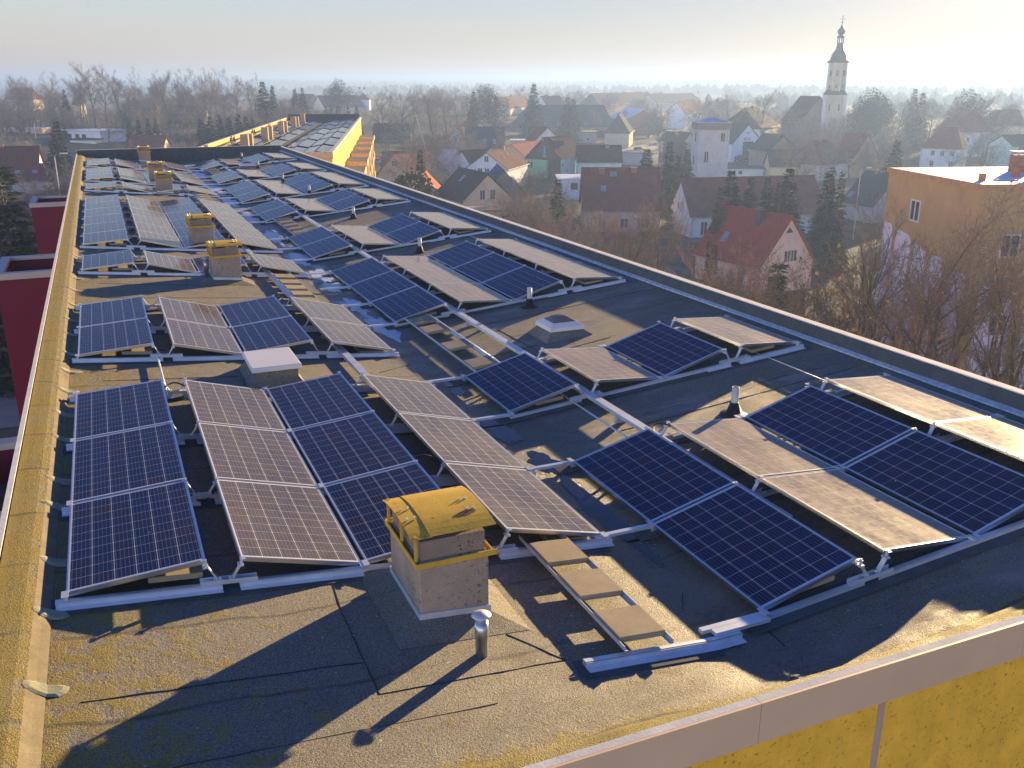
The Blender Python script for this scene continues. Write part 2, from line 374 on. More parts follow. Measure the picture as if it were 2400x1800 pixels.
# chimneys with concrete slab, angle-iron collar and curved yellow sheet hood
def chimney(cx, cy, seed, hood=True):
    rnd = random.Random(seed); z0 = rz(cx); W, Dp = .275, .385
    x0, x1, y0, y1 = cx - W, cx + W, cy - Dp, cy + Dp; top = .775
    b = MB(); b.box(x0, x1, y0, y1, z0 - .08, top - .12)
    ch = b.build('chimney', CONC, blk, True, bevel=.012)
    b = MB(); n = 7                              # broken mortar on the top of the slab
    b.box(x0 + .022, x1 - .022, y0 + .022, y1 - .022, top - .12, top + .035)
    for i in range(26):
        px = rnd.uniform(x0 + .06, x1 - .06); py = rnd.uniform(y0 + .06, y1 - .06); s_ = rnd.uniform(.02, .06)
        b.hexa([(px - s_, py - s_ * .8, top + .033), (px + s_, py - s_, top + .033), (px + s_ * .8, py + s_, top + .033), (px - s_, py + s_ * .7, top + .033)] +
               [(px + rnd.uniform(-1, 1) * s_ * .5, py + rnd.uniform(-1, 1) * s_ * .5, top + .035 + rnd.uniform(.01, .05)) for _ in range(1)] * 1 +
               [(px + s_ * .5, py - s_ * .4, top + .05), (px + s_ * .4, py + s_ * .5, top + .055), (px - s_ * .4, py + s_ * .4, top + .05)])
    b.build('cap_slab', CONC2, ch, True, bevel=.006)
    b = MB(); t_ = .012; z = top - .135
    ex = .018
    for (a0, a1, b0, b1) in ((x0 - ex - t_, x1 + ex + t_ + .03, y0 - ex - t_, y0 - ex), (x0 - ex - t_, x1 + ex + t_, y1 + ex, y1 + ex + t_), (x0 - ex - t_, x0 - ex, y0 - ex, y1 + ex), (x1 + ex, x1 + ex + t_, y0 - ex, y1 + ex)):
        b.box(a0, a1, b0, b1, z - .022, z + .022)
    b.box(x0 - ex, x1 + ex + .03, y0 - ex, y0 - .003, z - .022, z - .016); b.box(x0 - ex, x0 - .003, y0, y1, z - .022, z - .016)
    if hood:
        for px, ys in ((x0 - .012, (y0 + .03, cy, y1 - .03)), (x1 + .012, (y1 - .03, cy + .12))):
            for py in ys: b.box(px - .010, px + .010, py - .012, py + .012, z, .858)
    b.build('collar', YMETAL, ch, True)
    if hood:                                     # a sheet bent over the long side
        b = MB(); n = 10; hx0, hx1 = cx - .325, cx + .345; hy0, hy1 = cy - .37, cy + .385
        def hz(t): return .838 + .042 * (1 - abs(2 * t - 1) ** 2.4)
        for j, (xa, xb) in enumerate(((hx0, hx0 + .165), (hx0 + .15, hx1))):
            dz = .006 * j
            for i in range(n):
                ta, tb = i / n, (i + 1) / n; ya, yb = hy0 + (hy1 - hy0) * ta, hy0 + (hy1 - hy0) * tb
                b.hexa([(xa, ya, hz(ta) + dz), (xb, ya, hz(ta) + dz), (xb, yb, hz(tb) + dz), (xa, yb, hz(tb) + dz),
                        (xa, ya, hz(ta) + dz + .005), (xb, ya, hz(ta) + dz + .005), (xb, yb, hz(tb) + dz + .005), (xa, yb, hz(tb) + dz + .005)])
        ho = b.build('hood', YMETAL, ch, True)
        for px in (hx0 + .05, hx0 + .11, hx1 - .14, hx1 - .09):
            for t in (.33, .56): 
                py = hy0 + (hy1 - hy0) * t; b = MB(); b.lathe([(.009, 0), (.009, .010), (.004, .028)], (px, py, hz(t) + .008), 7); b.build('bolt', STEEL, ho, True)
        b = MB(); t0 = .18; cxr, cyr = cx + .16, hy0 + .20
        ring = [(cxr + a, cyr + c) for a, c in ((-.10, -.02), (-.03, .015), (.04, .035), (.09, .03), (.10, .0), (.03, -.035), (-.05, -.04))]
        b.poly([(px, py, hz((py - hy0) / (hy1 - hy0)) + .0135) for px, py in ring]); b.build('rust_patch', plain('rust', (.085, .045, .03), .9, 0, .4, 30), ho, True)
    # metal flashing at the foot and felt skirt
    b = MB()
    for (a0, a1, b0, b1) in ((x0 - .012, x1 + .012, y0 - .012, y0 - .002), (x0 - .012, x1 + .012, y1 + .002, y1 + .012), (x0 - .012, x0 - .002, y0 - .002, y1 + .002), (x1 + .002, x1 + .012, y0 - .002, y1 + .002)):
        b.sbox(a0, a1, b0, b1, lambda x: rz(x) + .075, lambda x: rz(x) + .125)
    b.build('foot_flashing', ALU_D, ch, True)
    b = MB(); s_ = .24
    for (A, B_, a, b_) in (((x0, y0), (x1, y0), (x0 - s_, y0 - s_), (x1 + s_, y0 - s_)), ((x1, y0), (x1, y1), (x1 + s_, y0 - s_), (x1 + s_, y1 + s_)),
                        ((x1, y1), (x0, y1), (x1 + s_, y1 + s_), (x0 - s_, y1 + s_)), ((x0, y1), (x0, y0), (x0 - s_, y1 + s_), (x0 - s_, y0 - s_))):
        b.poly([(a[0], a[1], rz(a[0]) + .003), (b_[0], b_[1], rz(b_[0]) + .003), (B_[0], B_[1], rz(B_[0]) + .075), (A[0], A[1], rz(A[0]) + .075)])
    b.build('felt_skirt', FELT, ch, True)
for i, (cx, cy_) in enumerate([(2.676, -.59), (2.73, 13.15), (2.70, 17.65), (2.66, 30.45), (2.66, 35.3), (2.72, 46.2)]): chimney(cx, cy_, i)
# small capped flue pipes beside the chimneys
def flue(x, y, h):
    z = rz(x); b = MB(); b.lathe([(.045, 0), (.045, h * .5), (.049, h * .5), (.049, h - .03), (.042, h - .03), (.042, h)], (x, y, z - .01), 18)
    f = b.build('flue_pipe', STEEL, blk, True, True)
    b = MB(); b.lathe([(.008, h - .02), (.008, h + .012), (.072, h + .012), (.070, h + .018), (.04, h + .034), (.0, h + .042)], (x, y, z), 20); b.build('rain_cap', plain('cap_zinc', (.62, .60, .60), .5, .5, .12, 20), f, True, True)
flue(2.707, -1.435, .315); flue(2.36, 13.25, .42)
# plastic vent pipes with black conical boots on the right half
GREYP = plain('grey_pipe', (.42, .42, .43), .5, 0, .1); 
for x, y in ((7.37, 1.95), (7.43, 8.15), (7.38, 14.4), (7.37, 20.8), (7.43, 27.5), (7.36, 32.4), (7.45, 39.4), (7.5, 45.2)):
    z = rz(x); b = MB(); b.lathe([(.044, 0), (.044, .33), (.036, .33), (.036, .29)], (x, y, z + .02), 18)
    vp = b.build('vent_pipe', GREYP, blk, True, True)
    b = MB(); b.lathe([(.17, .004), (.165, .012), (.10, .016), (.052, .15), (.0455, .155)], (x, y, z), 20); b.build('pipe_boot', BLACK, vp, True, True)
# roof hatch with white lid, skylight domes
WHITE = plain('white_sheet', (.62, .60, .58), .45, 0, .06, 2)
b = MB(); hx0, hx1, hy0, hy1 = 2.16, 2.74, 5.42, 6.24
s_ = .10
lo = [(hx0 - s_, hy0 - s_), (hx1 + s_, hy0 - s_), (hx1 + s_, hy1 + s_), (hx0 - s_, hy1 + s_)]; hi = [(hx0, hy0), (hx1, hy0), (hx1, hy1), (hx0, hy1)]
b.hexa([(x, y, rz(x) + .002) for x, y in lo] + [(x, y, rz(x) + .13) for x, y in hi]); b.box(hx0, hx1, hy0, hy1, .10, .33)
ha = b.build('roof_hatch', FELT, blk, True)
b = MB(); b.box(hx0 - .04, hx1 + .04, hy0 - .05, hy1 + .04, .325, .395); b.build('hatch_lid', WHITE, ha, True, bevel=.012)
def skylight(x0, x1, y0, y1):
    z0 = rz((x0 + x1) / 2); s_ = .13
    b = MB(); b.hexa([(x0 - s_, y0 - s_, rz(x0 - s_) + .003), (x1 + s_, y0 - s_, rz(x1 + s_) + .003), (x1 + s_, y1 + s_, rz(x1 + s_) + .003), (x0 - s_, y1 + s_, rz(x0 - s_) + .003),
                      (x0 + .02, y0 + .02, z0 + .13), (x1 - .02, y0 + .02, z0 + .13), (x1 - .02, y1 - .02, z0 + .13), (x0 + .02, y1 - .02, z0 + .13)])
    k_ = b.build('skylight', FELT, blk, True)
    b = MB(); i = .06
    b.hexa([(x0 - .03, y0 - .03, z0 + .115), (x1 + .03, y0 - .03, z0 + .115), (x1 + .03, y1 + .03, z0 + .115), (x0 - .03, y1 + .03, z0 + .115),
            (x0 - .015, y0 - .015, z0 + .175), (x1 + .015, y0 - .015, z0 + .175), (x1 + .015, y1 + .015, z0 + .175), (x0 - .015, y1 + .015, z0 + .175)])
    b.hexa([(x0 - .02, y0 - .02, z0 + .1752), (x1 + .02, y0 - .02, z0 + .1752), (x1 + .02, y1 + .02, z0 + .1752), (x0 - .02, y1 + .02, z0 + .1752),
            (x0 + i, y0 + i, z0 + .235), (x1 - i, y0 + i, z0 + .235), (x1 - i, y1 - i, z0 + .235), (x0 + i, y1 - i, z0 + .235)])
    b.build('frame', WHITE, k_, True, bevel=.004)
    b = MB(); n = 10; X0, X1, Y0, Y1 = x0 + i + .01, x1 - i - .01, y0 + i + .01, y1 - i - .01
    def P(a, c): 
        u_, v_ = a / n, c / n; return (X0 + (X1 - X0) * u_, Y0 + (Y1 - Y0) * v_, z0 + .237 + .085 * (1 - abs(2 * u_ - 1) ** 2.6) * (1 - abs(2 * v_ - 1) ** 2.6))
    for a in range(n):
        for c_ in range(n): b.poly([P(a, c_), P(a + 1, c_), P(a + 1, c_ + 1), P(a, c_ + 1)])
    b.build('dome', plain('smoky_acrylic', (.16, .115, .105), .22, 0, .1, 3, spec=.7), k_, True, True)
skylight(6.87, 7.42, 6.07, 6.60); skylight(6.75, 7.40, 40.0, 40.7)
# sealing patches along the left kerb and the long felt strips at rails ends
random.seed(11)
for i, (y, l) in enumerate([(-2.45, .16), (-1.09, .14), (-.13, .13), (.70, .13), (1.80, .15), (2.42, .16), (3.62, .13), (4.45, .17), (5.40, .14), (6.3, .15), (7.2, .13), (8.35, .15), (9.3, .14), (10.5, .14), (11.8, .15), (13.0, .14), (14.4, .15), (15.6, .15), (17, .15), (18.6, .14), (20.3, .15), (22.1, .15), (24, .15), (26.3, .15), (28.8, .15)]):
    b = MB(); n = 12; ring = []
    for k_ in range(n):
        a = 2 * math.pi * k_ / n; rr = 1 + random.uniform(-.12, .12)
        ring.append((-.09 + math.cos(a) * l * .95 * rr, y + math.sin(a) * .075 * rr - .15 * (math.cos(a) * l)))
    def kz(x):
        pr_ = [(-.47, .468), (-.36, .462), (-.27, .452), (-.205, .430), (-.155, .392), (-.10, .358), (-.05, rz(-.05)), (.4, rz(.4))]
        for (xa, za), (xb, zb) in zip(pr_, pr_[1:]):
            if x <= xb: return za + (zb - za) * (x - xa) / (xb - xa)
        return rz(x)
    cc = (-.09, y)
    for (p0, p1) in zip(ring, ring[1:] + ring[:1]):
        for f0, f1 in ((0, .35), (.35, .7), (.7, 1.0)):
            def at_(p, f): 
                x = cc[0] + (p[0] - cc[0]) * f; yy = cc[1] + (p[1] - cc[1]) * f; return (x, yy, kz(x) + (.016 if f < 1 else .003))
            if f0 == 0: b.poly([at_(cc, 0), at_(p0, f1), at_(p1, f1)])
            else: b.poly([at_(p0, f0), at_(p0, f1), at_(p1, f1), at_(p1, f0)])
    b.build('sealing_patch', PATCH, blk, True, True)
# puddles in the gutter
def water():
    t = NT('puddle_water'); p = t.pos(); t.bump(t.noise(p, 6, 2), .015, .01)
    return t.fin((.012, .014, .017), .04, 0, .6)
WATER = water()
ICE = plain('thin_ice', (.50, .54, .60), .38, 0, .25, 7, .15, 40)
random.seed(5)
for i, (x, y, a, l, ice) in enumerate([(4.80, .55, .13, .95, 0), (4.82, 2.0, .13, .35, 0), (4.76, 3.15, .16, .55, 0), (4.80, 4.9, .10, .3, 0), (4.82, 8.6, .17, .9, 1), (4.80, 10.4, .16, .7, 1), (4.80, 12.3, .18, .6, 1), (4.85, 13.7, .24, .7, 1), (4.78, 16.0, .2, .9, 1), (4.8, 19.5, .2, 1.2, 1), (4.8, 24.0, .2, 1.4, 1), (4.75, 28.6, .25, 1.5, 1), (4.75, 33.0, .25, 1.5, 1), (4.75, 39.6, .25, 1.8, 1)]):
    b = MB(); n = 44; pts = []
    for k_ in range(n):
        t_ = 2 * math.pi * k_ / n; rr = 1 + .55 * mnoise.noise(Vector((math.cos(t_) * 1.7 + i * 7, math.sin(t_) * 2.6, 0))) + random.uniform(-.08, .08)
        pts.append((x + math.cos(t_) * a * rr * (1 if abs(math.sin(t_)) < .9 else .8), y + math.sin(t_) * l * rr))
    b.poly([(px, py, rz(px) + .004) for px, py in pts])
    tag(b.build('puddle', ICE if ice else WATER), None, None, None, 'structure')

# raised bitumen seams of patched felt sheets
SEAM = plain('bitumen_seam', (.016, .015, .014), .6, 0, .3)
random.seed(12)
for pts in ([(1.89, -.58), (1.88, -1.69), (3.27, -1.66), (2.99, -1.22)], [(1.89, -.58), (1.93, .0)], [(4.97, -1.8), (4.94, -2.45)], [(4.68, -1.05), (4.53, -1.28)], [(6.42, 7.2), (6.49, 5.5)], [(6.49, 5.5), (7.7, 5.62)], [(.1, -1.26), (1.88, -1.30)], [(.2, -2.05), (2.6, -2.0)],
            [(2.0, 5.3), (2.15, 6.6)], [(1.86, 12.2), (2.0, 13.9)], [(6.0, 2.3), (9.6, 2.35)], [(5.9, 7.6), (9.7, 7.7)], [(5.2, 5.9), (6.6, 6.0)], [(4.0, 5.9), (4.6, 6.3)], [(.3, 5.85), (2.0, 5.9)], [(.3, 11.2), (3.4, 11.3)], [(.3, 12.6), (2.2, 12.5)], [(5.6, 14.4), (9.5, 14.5)]):
    P_ = []
    for (xa, ya), (xb, yb) in zip(pts, pts[1:]):
        n = max(2, int(math.hypot(xb - xa, yb - ya) / .12))
        for i in range(n + 1): P_.append((xa + (xb - xa) * i / n + random.gauss(0, .002), ya + (yb - ya) * i / n + random.gauss(0, .003)))
    b = MB(); b.tube([(x, y, rz(x) + .001) for x, y in P_], [random.uniform(.003, .007) for _ in P_], 4); b.build('felt_seam', SEAM, blk, True)
# ------------------------------------------------------------------ solar panels
PW, PL, PITCH_Y = .992, 1.65, 1.67
def cell_material(key='solar_cells', frost=0.0, film=.15):
    t = NT(key); o = t.obj(); X, Y, Z = t.xyz(o)
    cx = t.math('DIVIDE', t.math('SUBTRACT', X, .022), .158); cyy = t.math('DIVIDE', t.math('SUBTRACT', Y, .035), .158)
    fx, fy = t.math('FRACT', cx), t.math('FRACT', cyy)
    ax = t.math('ABSOLUTE', t.math('SUBTRACT', fx, .5)); ay = t.math('ABSOLUTE', t.math('SUBTRACT', fy, .5))
    gap = t.math('MAXIMUM', t.math('GREATER_THAN', ax, .4865), t.math('GREATER_THAN', ay, .4905))
    dia = t.math('GREATER_THAN', t.math('ADD', ax, ay), .945)
    out = t.math('MAXIMUM', t.math('GREATER_THAN', t.math('ABSOLUTE', t.math('SUBTRACT', X, .496)), .474), t.math('GREATER_THAN', t.math('ABSOLUTE', t.math('SUBTRACT', Y, .825)), .79))
    white = t.math('MAXIMUM', t.math('MAXIMUM', gap, dia), out)
    bus = t.math('LESS_THAN', t.math('ABSOLUTE', t.math('SUBTRACT', t.math('FRACT', t.math('MULTIPLY', fx, 5)), .5)), .045)
    cmb = t.n('ShaderNodeCombineXYZ'); t.l(t.math('FLOOR', cx), cmb.inputs[0]); t.l(t.math('FLOOR', cyy), cmb.inputs[1])
    inf = t.n('ShaderNodeObjectInfo'); t.l(t.math('MULTIPLY', inf.outputs['Random'], 97.0), cmb.inputs[2])
    wn_ = t.n('ShaderNodeTexWhiteNoise'); wn_.noise_dimensions = '3D'; t.l(cmb.outputs[0], wn_.inputs['Vector'])
    c = t.mix(wn_.outputs['Value'], (.006, .018, .070), (.012, .016, .050))
    c = t.mix(t.math('MULTIPLY', t.math('GREATER_THAN', wn_.outputs['Value'], .96), .35), c, (.038, .018, .040))
    c = t.mix(t.math('MULTIPLY', bus, .38), c, (.30, .34, .42)); c = t.mix(t.math('MULTIPLY', white, .75), c, (.60, .63, .68))
    # dust and light frost lying on the glass: patchy, its beige holding painted sun glow
    p = t.pos(); st = t.n('ShaderNodeMapping'); st.inputs['Scale'].default_value = (1.0, .28, 1); t.l(p, st.inputs[0])
    d1 = t.noise(st.outputs[0], 2.4, 5, .68); d2 = t.noise(p, 14, 4, .7); d3 = t.noise(p, 120, 2, .6)
    dust = t.math('ADD', t.math('MULTIPLY', t.ramp(d1, .36, .62), .55), t.math('MULTIPLY', t.ramp(d2, .35, .65), .45))
    dust = t.math('MULTIPLY', dust, t.ramp(d3, .25, .6, .75, 1.0))
    rim = t.math('MULTIPLY', t.math('MAXIMUM', t.ramp(t.math('ABSOLUTE', t.math('SUBTRACT', X, .496)), .40, .484), t.ramp(t.math('ABSOLUTE', t.math('SUBTRACT', Y, .825)), .77, .815)), t.ramp(d2, .35, .6, .2, 1))
    dust = t.math('MAXIMUM', dust, t.math('MULTIPLY', rim, 1.5))
    lw = t.n('ShaderNodeLayerWeight'); lw.inputs[0].default_value = .5
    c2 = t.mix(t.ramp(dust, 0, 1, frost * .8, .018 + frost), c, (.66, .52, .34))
    dv_ = t.n('ShaderNodeTexVoronoi'); t.l(p, dv_.inputs['Vector']); dv_.inputs['Scale'].default_value = 5.5
    dr_ = t.math('MULTIPLY', t.math('LESS_THAN', t.math('ADD', dv_.outputs['Distance'], t.math('MULTIPLY', d2, .06)), .085), t.math('GREATER_THAN', t.xyz(dv_.outputs['Color'])[1], .93))
    c2 = t.mix(t.math('MULTIPLY', dr_, .8), c2, (.62, .60, .55))
    t.fin(c2, .10, 0, .06)
    # second surface: the dusty film, a broad lobe
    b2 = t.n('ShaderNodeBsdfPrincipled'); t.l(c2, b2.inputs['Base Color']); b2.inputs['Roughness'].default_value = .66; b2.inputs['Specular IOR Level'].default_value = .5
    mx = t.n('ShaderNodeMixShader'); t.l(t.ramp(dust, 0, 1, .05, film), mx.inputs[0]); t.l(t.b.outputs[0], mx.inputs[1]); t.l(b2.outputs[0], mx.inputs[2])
    t.l(mx.outputs[0], t.out.inputs[0]); return t.mat
CELLS = cell_material(); CELLS_DUST = cell_material('solar_cells_dusty', .10, .5); CELLS_FROST_GLOW = cell_material('solar_cells_frost_glow', .40, .6)  # frosted copy for sun-facing rows: warm sun glow painted into the frost
m = MB(); fw_, fh_ = .012, .035
for (x0, x1, y0, y1) in ((0, PW, 0, fw_), (0, PW, PL - fw_, PL), (0, fw_, fw_ + .0003, PL - fw_ - .0003), (PW - fw_, PW, fw_ + .0003, PL - fw_ - .0003)): m.box(x0, x1, y0, y1, -fh_, 0)
FRAME_ME = m.mesh('frame', plain('panel_frame', (.60, .62, .65), .30, 1.0, .06, 4))
m = MB(); m.box(fw_ + .0004, PW - fw_ - .0004, fw_ + .0004, PL - fw_ - .0004, -.008, -.0022); CELL_ME = m.mesh('cell_sheet', CELLS); CELL_D = m.mesh('cell_sheet', CELLS_DUST); CELL_F = m.mesh('cell_sheet', CELLS_FROST_GLOW)
m = MB(); m.box(.42, .57, .10, .22, -.032, -.0085); JBOX_ME = m.mesh('junction_box', BLACK)
COLS = [  # name, left edge (x,z), right edge (x,z)
    ('A', (0.0, .440), (.987, .501)), ('A', (1.248, .466), (2.202, .208)), ('A', (2.237, .212), (3.223, .308)), ('A', (3.514, .259), (4.479, .014)),
    ('B', (5.014, .012), (5.975, .259)), ('B', (6.251, .277), (7.240, .201)), ('B', (7.318, .202), (8.270, .481)), ('B', (8.536, .516), (9.526, .451))]
LB = [(0.0, 3), (6.83, 2), (13.6, 1), (16.95, 6), (30.0, 1), (33.7, 3), (40.8, 2)]
RB = [(-1.655, 2), (3.43, 1), (8.55, 3), (15.42, 2), (22.3, 2), (27.45, 3), (34.4, 2), (41.2, 2)]
ROWN = ['first row from the mossy edge', 'second row from the mossy edge', 'third row from the mossy edge', 'mossy-side row by the gutter',
        'parapet-side row by the gutter', 'third row from the long parapet', 'second row from the long parapet', 'row along the long parapet']
ORD = ['front', 'second', 'third', 'fourth', 'fifth', 'sixth', 'seventh', 'eighth']
LOOK = ['blue', 'dusty grey', 'dark blue', 'dusty grey', 'deep blue', 'sunlit beige', 'deep blue', 'sunlit beige']
def panel(col, y0, label):
    (xa, za), (xb, zb) = COLS[col][1:]
    r_ = thing('solar_panel', (xa, y0, za), label, 'solar panel', 'solar panels on the roof')
    k_ = math.hypot(xb - xa, zb - za) / PW
    r_.rotation_euler = (random.gauss(0, .0006), -math.atan2(zb - za, xb - xa) + random.gauss(0, .0012), random.gauss(0, .0012)); r_.location.z += random.uniform(0, .0015)
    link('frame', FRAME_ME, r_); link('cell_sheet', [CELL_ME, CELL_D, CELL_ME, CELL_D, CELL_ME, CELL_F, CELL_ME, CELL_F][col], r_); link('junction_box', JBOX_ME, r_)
random.seed(1)
for col in range(8):
    for bi, (y0, n) in enumerate(LB if col < 4 else RB):
        for i in range(n):
            pos = 'lone panel' if n == 1 else ('near panel' if i == 0 else ('far panel' if i == n - 1 else ('middle panel' if n == 3 else ['second', 'third', 'fourth', 'fifth'][i - 1] + ' panel')))
            panel(col, y0 + PITCH_Y * i + .01, f"{LOOK[col]} solar {pos} of {ORD[bi]} block, {ROWN[col]}")

# ------------------------------------------------------------------ mounting rails
def rail(y, half, label):
    cols = COLS[:4] if half == 'L' else COLS[4:]
    x0, x1 = (-.075, 4.56) if half == 'L' else (4.94, 9.62)
    r_ = thing('mounting_rail', ((x0 + x1) / 2, y, rz((x0 + x1) / 2)), label, 'rail', 'aluminium rails under the panels')
    H = lambda k: (lambda x: rz(x) + k)
    # lower profile in lengths, with a flat foot towards the viewer; upper bridging profile at the ridges
    if half == 'L': lows, ups = [(-.075, 1.09), (1.22, 3.30), (3.42, 4.56)], [(.93, 1.36), (3.12, 3.60)]
    else: lows, ups = [(5.0, 6.02), (6.17, 8.36), (8.50, 9.62)], [(5.88, 6.32), (8.20, 8.68)]
    for s0, s1 in lows:
        b = MB()
        b.sbox(s0, s1, y - .028, y + .028, H(.012), H(.018)); b.sbox(s0, s1, y - .028, y - .024, H(.018), H(.052)); b.sbox(s0, s1, y + .024, y + .028, H(.018), H(.052))
        b.sbox(s0, s1, y - .018, y + .018, H(.048), H(.056)); b.sbox(s0, s1, y - .080, y - .0285, H(.010), H(.015)); b.sbox(s0, s1, y + .0285, y + .060, H(.010), H(.015))
        b.build('rail_profile', ALU, r_, True)
    for a, c in ups:
        b = MB(); b.sbox(a, c, y - .034, y + .034, H(.0565), H(.064)); b.sbox(a, c, y - .034, y - .029, H(.064), H(.094)); b.sbox(a, c, y + .029, y + .034, H(.064), H(.094))
        b.build('bridge_profile', ALU, r_, True)
    if half == 'R':
        b = MB(); b.sbox(4.42, XB, y - .026, y + .026, lambda x: .058 - .088, lambda x: .088 - .088); b.sbox(XB, 5.06, y - .026, y + .026, H(.058), H(.088))
        b.build('bridge_profile', ALU, r_, True)
    b = MB()
    b.sbox(x0 - .10, x1 + .08 if half == 'R' else XA, y - .13, y + .11, H(.0035), H(.009)); b.build('rubber_mat', DARKFELT, r_, True)
    for ci, (nm, (xa, za), (xb, zb)) in enumerate(cols):
        rising = ci in (0, 2)
        xl, zl, xh, zh = (xa, za, xb, zb) if rising else (xb, zb, xa, za)
        s_ = 1 if rising else -1
        # support leg at the high side
        b = MB(); f0 = rz(xh) + .062; foot = xh + s_ * .075
        f0 = rz(foot) + .092
        for yo in (0,):
            b.hexa([(foot - .006, y - .022, f0), (foot + .006, y - .022, f0), (foot + .006, y + .022, f0), (foot - .006, y + .022, f0),
                    (xh + s_ * .004 - .005, y - .022, zh - .040), (xh + s_ * .004 + .005, y - .022, zh - .040), (xh + s_ * .004 + .005, y + .022, zh - .040), (xh + s_ * .004 - .005, y + .022, zh - .040)])
            b.box(foot - .030, foot + .030, y - .026, y + .026, f0 - .006, f0 + .001)
            b.lathe([(.011, 0), (.011, .014)], (foot + s_ * .018, y, f0), 8)
            b.box(xh - .028, xh + .016, y - .030, y + .030, zh - .052, zh - .036)
        b.build('support_leg', ALU_D, r_, True)
        b = MB()                                  # clamps: high and low edge, gripping neighbouring panels
        b.box(xh - .035 if rising else xh - .004, xh + .004 if rising else xh + .035, y - .024, y + .024, zh + .0015, zh + .006); b.box(xh - .008, xh + .008, y - .009, y + .009, zh - .036, zh + .0145)
        b.build('clamp', ALU_D, r_, True); b = MB()
        b.box(xl - .012, xl + .012, y - .030, y + .030, rz(xl) + .058, zl + .003); b.box(xl - (.030 if rising else .02), xl + (.02 if rising else .030), y - .05, y + .05, zl + .0035, zl + .008)
        b.build('clamp', ALU_D, r_, True)
def rails(blocks, half, side):
    for bi, (y0, n) in enumerate(blocks):
        for i in range(n + 1):
            w_ = 'near end' if i == 0 else ('far end' if i == n else ['second joint', 'third joint', 'fourth joint', 'fifth joint', 'sixth joint'][i - 1] if n > 2 else 'middle joint')
            rail(y0 + PITCH_Y * i + (-.022 if i == 0 else (.022 if i == n else 0)), half, f"aluminium rail at the {w_} of the {ORD[bi]} block, {side} half")
rails(LB, 'L', 'mossy'); rails(RB, 'R', 'parapet')

# ------------------------------------------------------------------ concrete slabs: under the panels and on trays
SM = MB(); SM.box(-.20, .20, -.20, .20, 0, .048)
SLAB_ME = SM.mesh('concrete_slab', PAVER); SLAB_ME.update()
def slab(x, y, dz, label, rz_=0.0):
    o = link('concrete_slab', SLAB_ME, None, (x, y, rz(x) + dz)); sl_ = -SL if x < 4.7 else SL
    o.rotation_euler = (0, -math.atan(sl_), rz_)
    bv = o.modifiers.new('edge', 'BEVEL'); bv.width = .006; bv.segments = 1
    tag(o, label, 'paving slab', 'ballast slabs of the panel racks'); return o
for bi, (y0, n) in enumerate(LB):
    slab(.76, y0 + .25, .075, f"concrete slab under the {ORD[bi]} block at the mossy edge")
    slab(4.15, y0 + .25, .02, f"concrete slab under the {ORD[bi]} block on the mossy side of the gutter")
for bi, (y0, n) in enumerate(RB):
    slab(5.62, y0 + .28, .062, f"concrete slab under the {ORD[bi]} block on the parapet side of the gutter")
    slab(9.0, y0 + .28, .062, f"concrete slab under the {ORD[bi]} block beside the long parapet")
def tray(x, ya, yb, label):
    t_ = thing('slab_tray', (x, (ya + yb) / 2, rz(x)), label, 'tray', 'aluminium trays carrying slabs'); b = MB()
    for s_ in (-1, 1):
        xx = x + s_ * .207; b.sbox(xx - .003, xx + .003, ya, yb, lambda q: rz(q) + .092, lambda q: rz(q) + .128)
        b.sbox(min(xx, xx - s_ * .03), max(xx, xx - s_ * .03), ya, yb, lambda q: rz(q) + .088, lambda q: rz(q) + .092)
        b.build('side_rail', ALU_D, t_, True); b = MB()
TR = [(3.885, -1.80, .10, [-1.50, -.87, -.28], 'slab tray in front of the front block'), (3.90, 10.05, 13.75, [10.45, 11.15, 11.75, 12.35, 13.0], 'slab tray between the second and third blocks'),
      (3.90, 26.9, 30.1, [27.3, 28.0, 28.7, 29.4], 'slab tray between the fourth and fifth blocks'), (5.42, 4.95, 8.65, [5.45, 6.5, 7.6, 8.25], 'shaded slab tray between the second and third blocks, parapet side'),
      (5.45, 18.7, 22.4, [19.2, 19.9, 20.6, 21.3, 22.0], 'shaded slab tray between the fourth and fifth blocks, parapet side'), (5.45, 37.7, 41.3, [38.3, 39.2, 40.3], 'shaded slab tray between the last two blocks, parapet side')]
for x, ya, yb, ys, lb in TR:
    tray(x, ya, yb, lb)
    for i, y in enumerate(ys): slab(x, y, .093, f"concrete slab, {['first','second','third','fourth','fifth'][i]} from the near end of the {lb}")
# the stub of rail that carries the front tray, running on to the parapet-side block
r_ = thing('mounting_rail', (4.2, -1.78, rz(4.2)), 'short aluminium rail carrying the near end of the front slab tray', 'rail', 'aluminium rails under the panels'); b = MB()
H = lambda k: (lambda x: rz(x) + k)
for a, c in ((3.36, XA), (XA, 4.72)):
    b = MB(); b.sbox(a, c, -1.81, -1.75, H(.012), H(.018)); b.sbox(a, c, -1.81, -1.806, H(.018), H(.052)); b.sbox(a, c, -1.754, -1.75, H(.018), H(.052)); b.sbox(a, c, -1.798, -1.762, H(.05), H(.056)); b.sbox(a, c, -1.87, -1.8105, H(.010), H(.015)); b.build('rail_profile', ALU, r_, True)
b = MB(); b.sbox(4.50, XB, -1.77, -1.70, H(.058), H(.088)); b.build('bridge_profile', ALU, r_, True)
b = MB(); b.sbox(3.28, XA, -1.93, -1.70, H(.0035), H(.009)); b.build('rubber_mat', DARKFELT, r_, True)
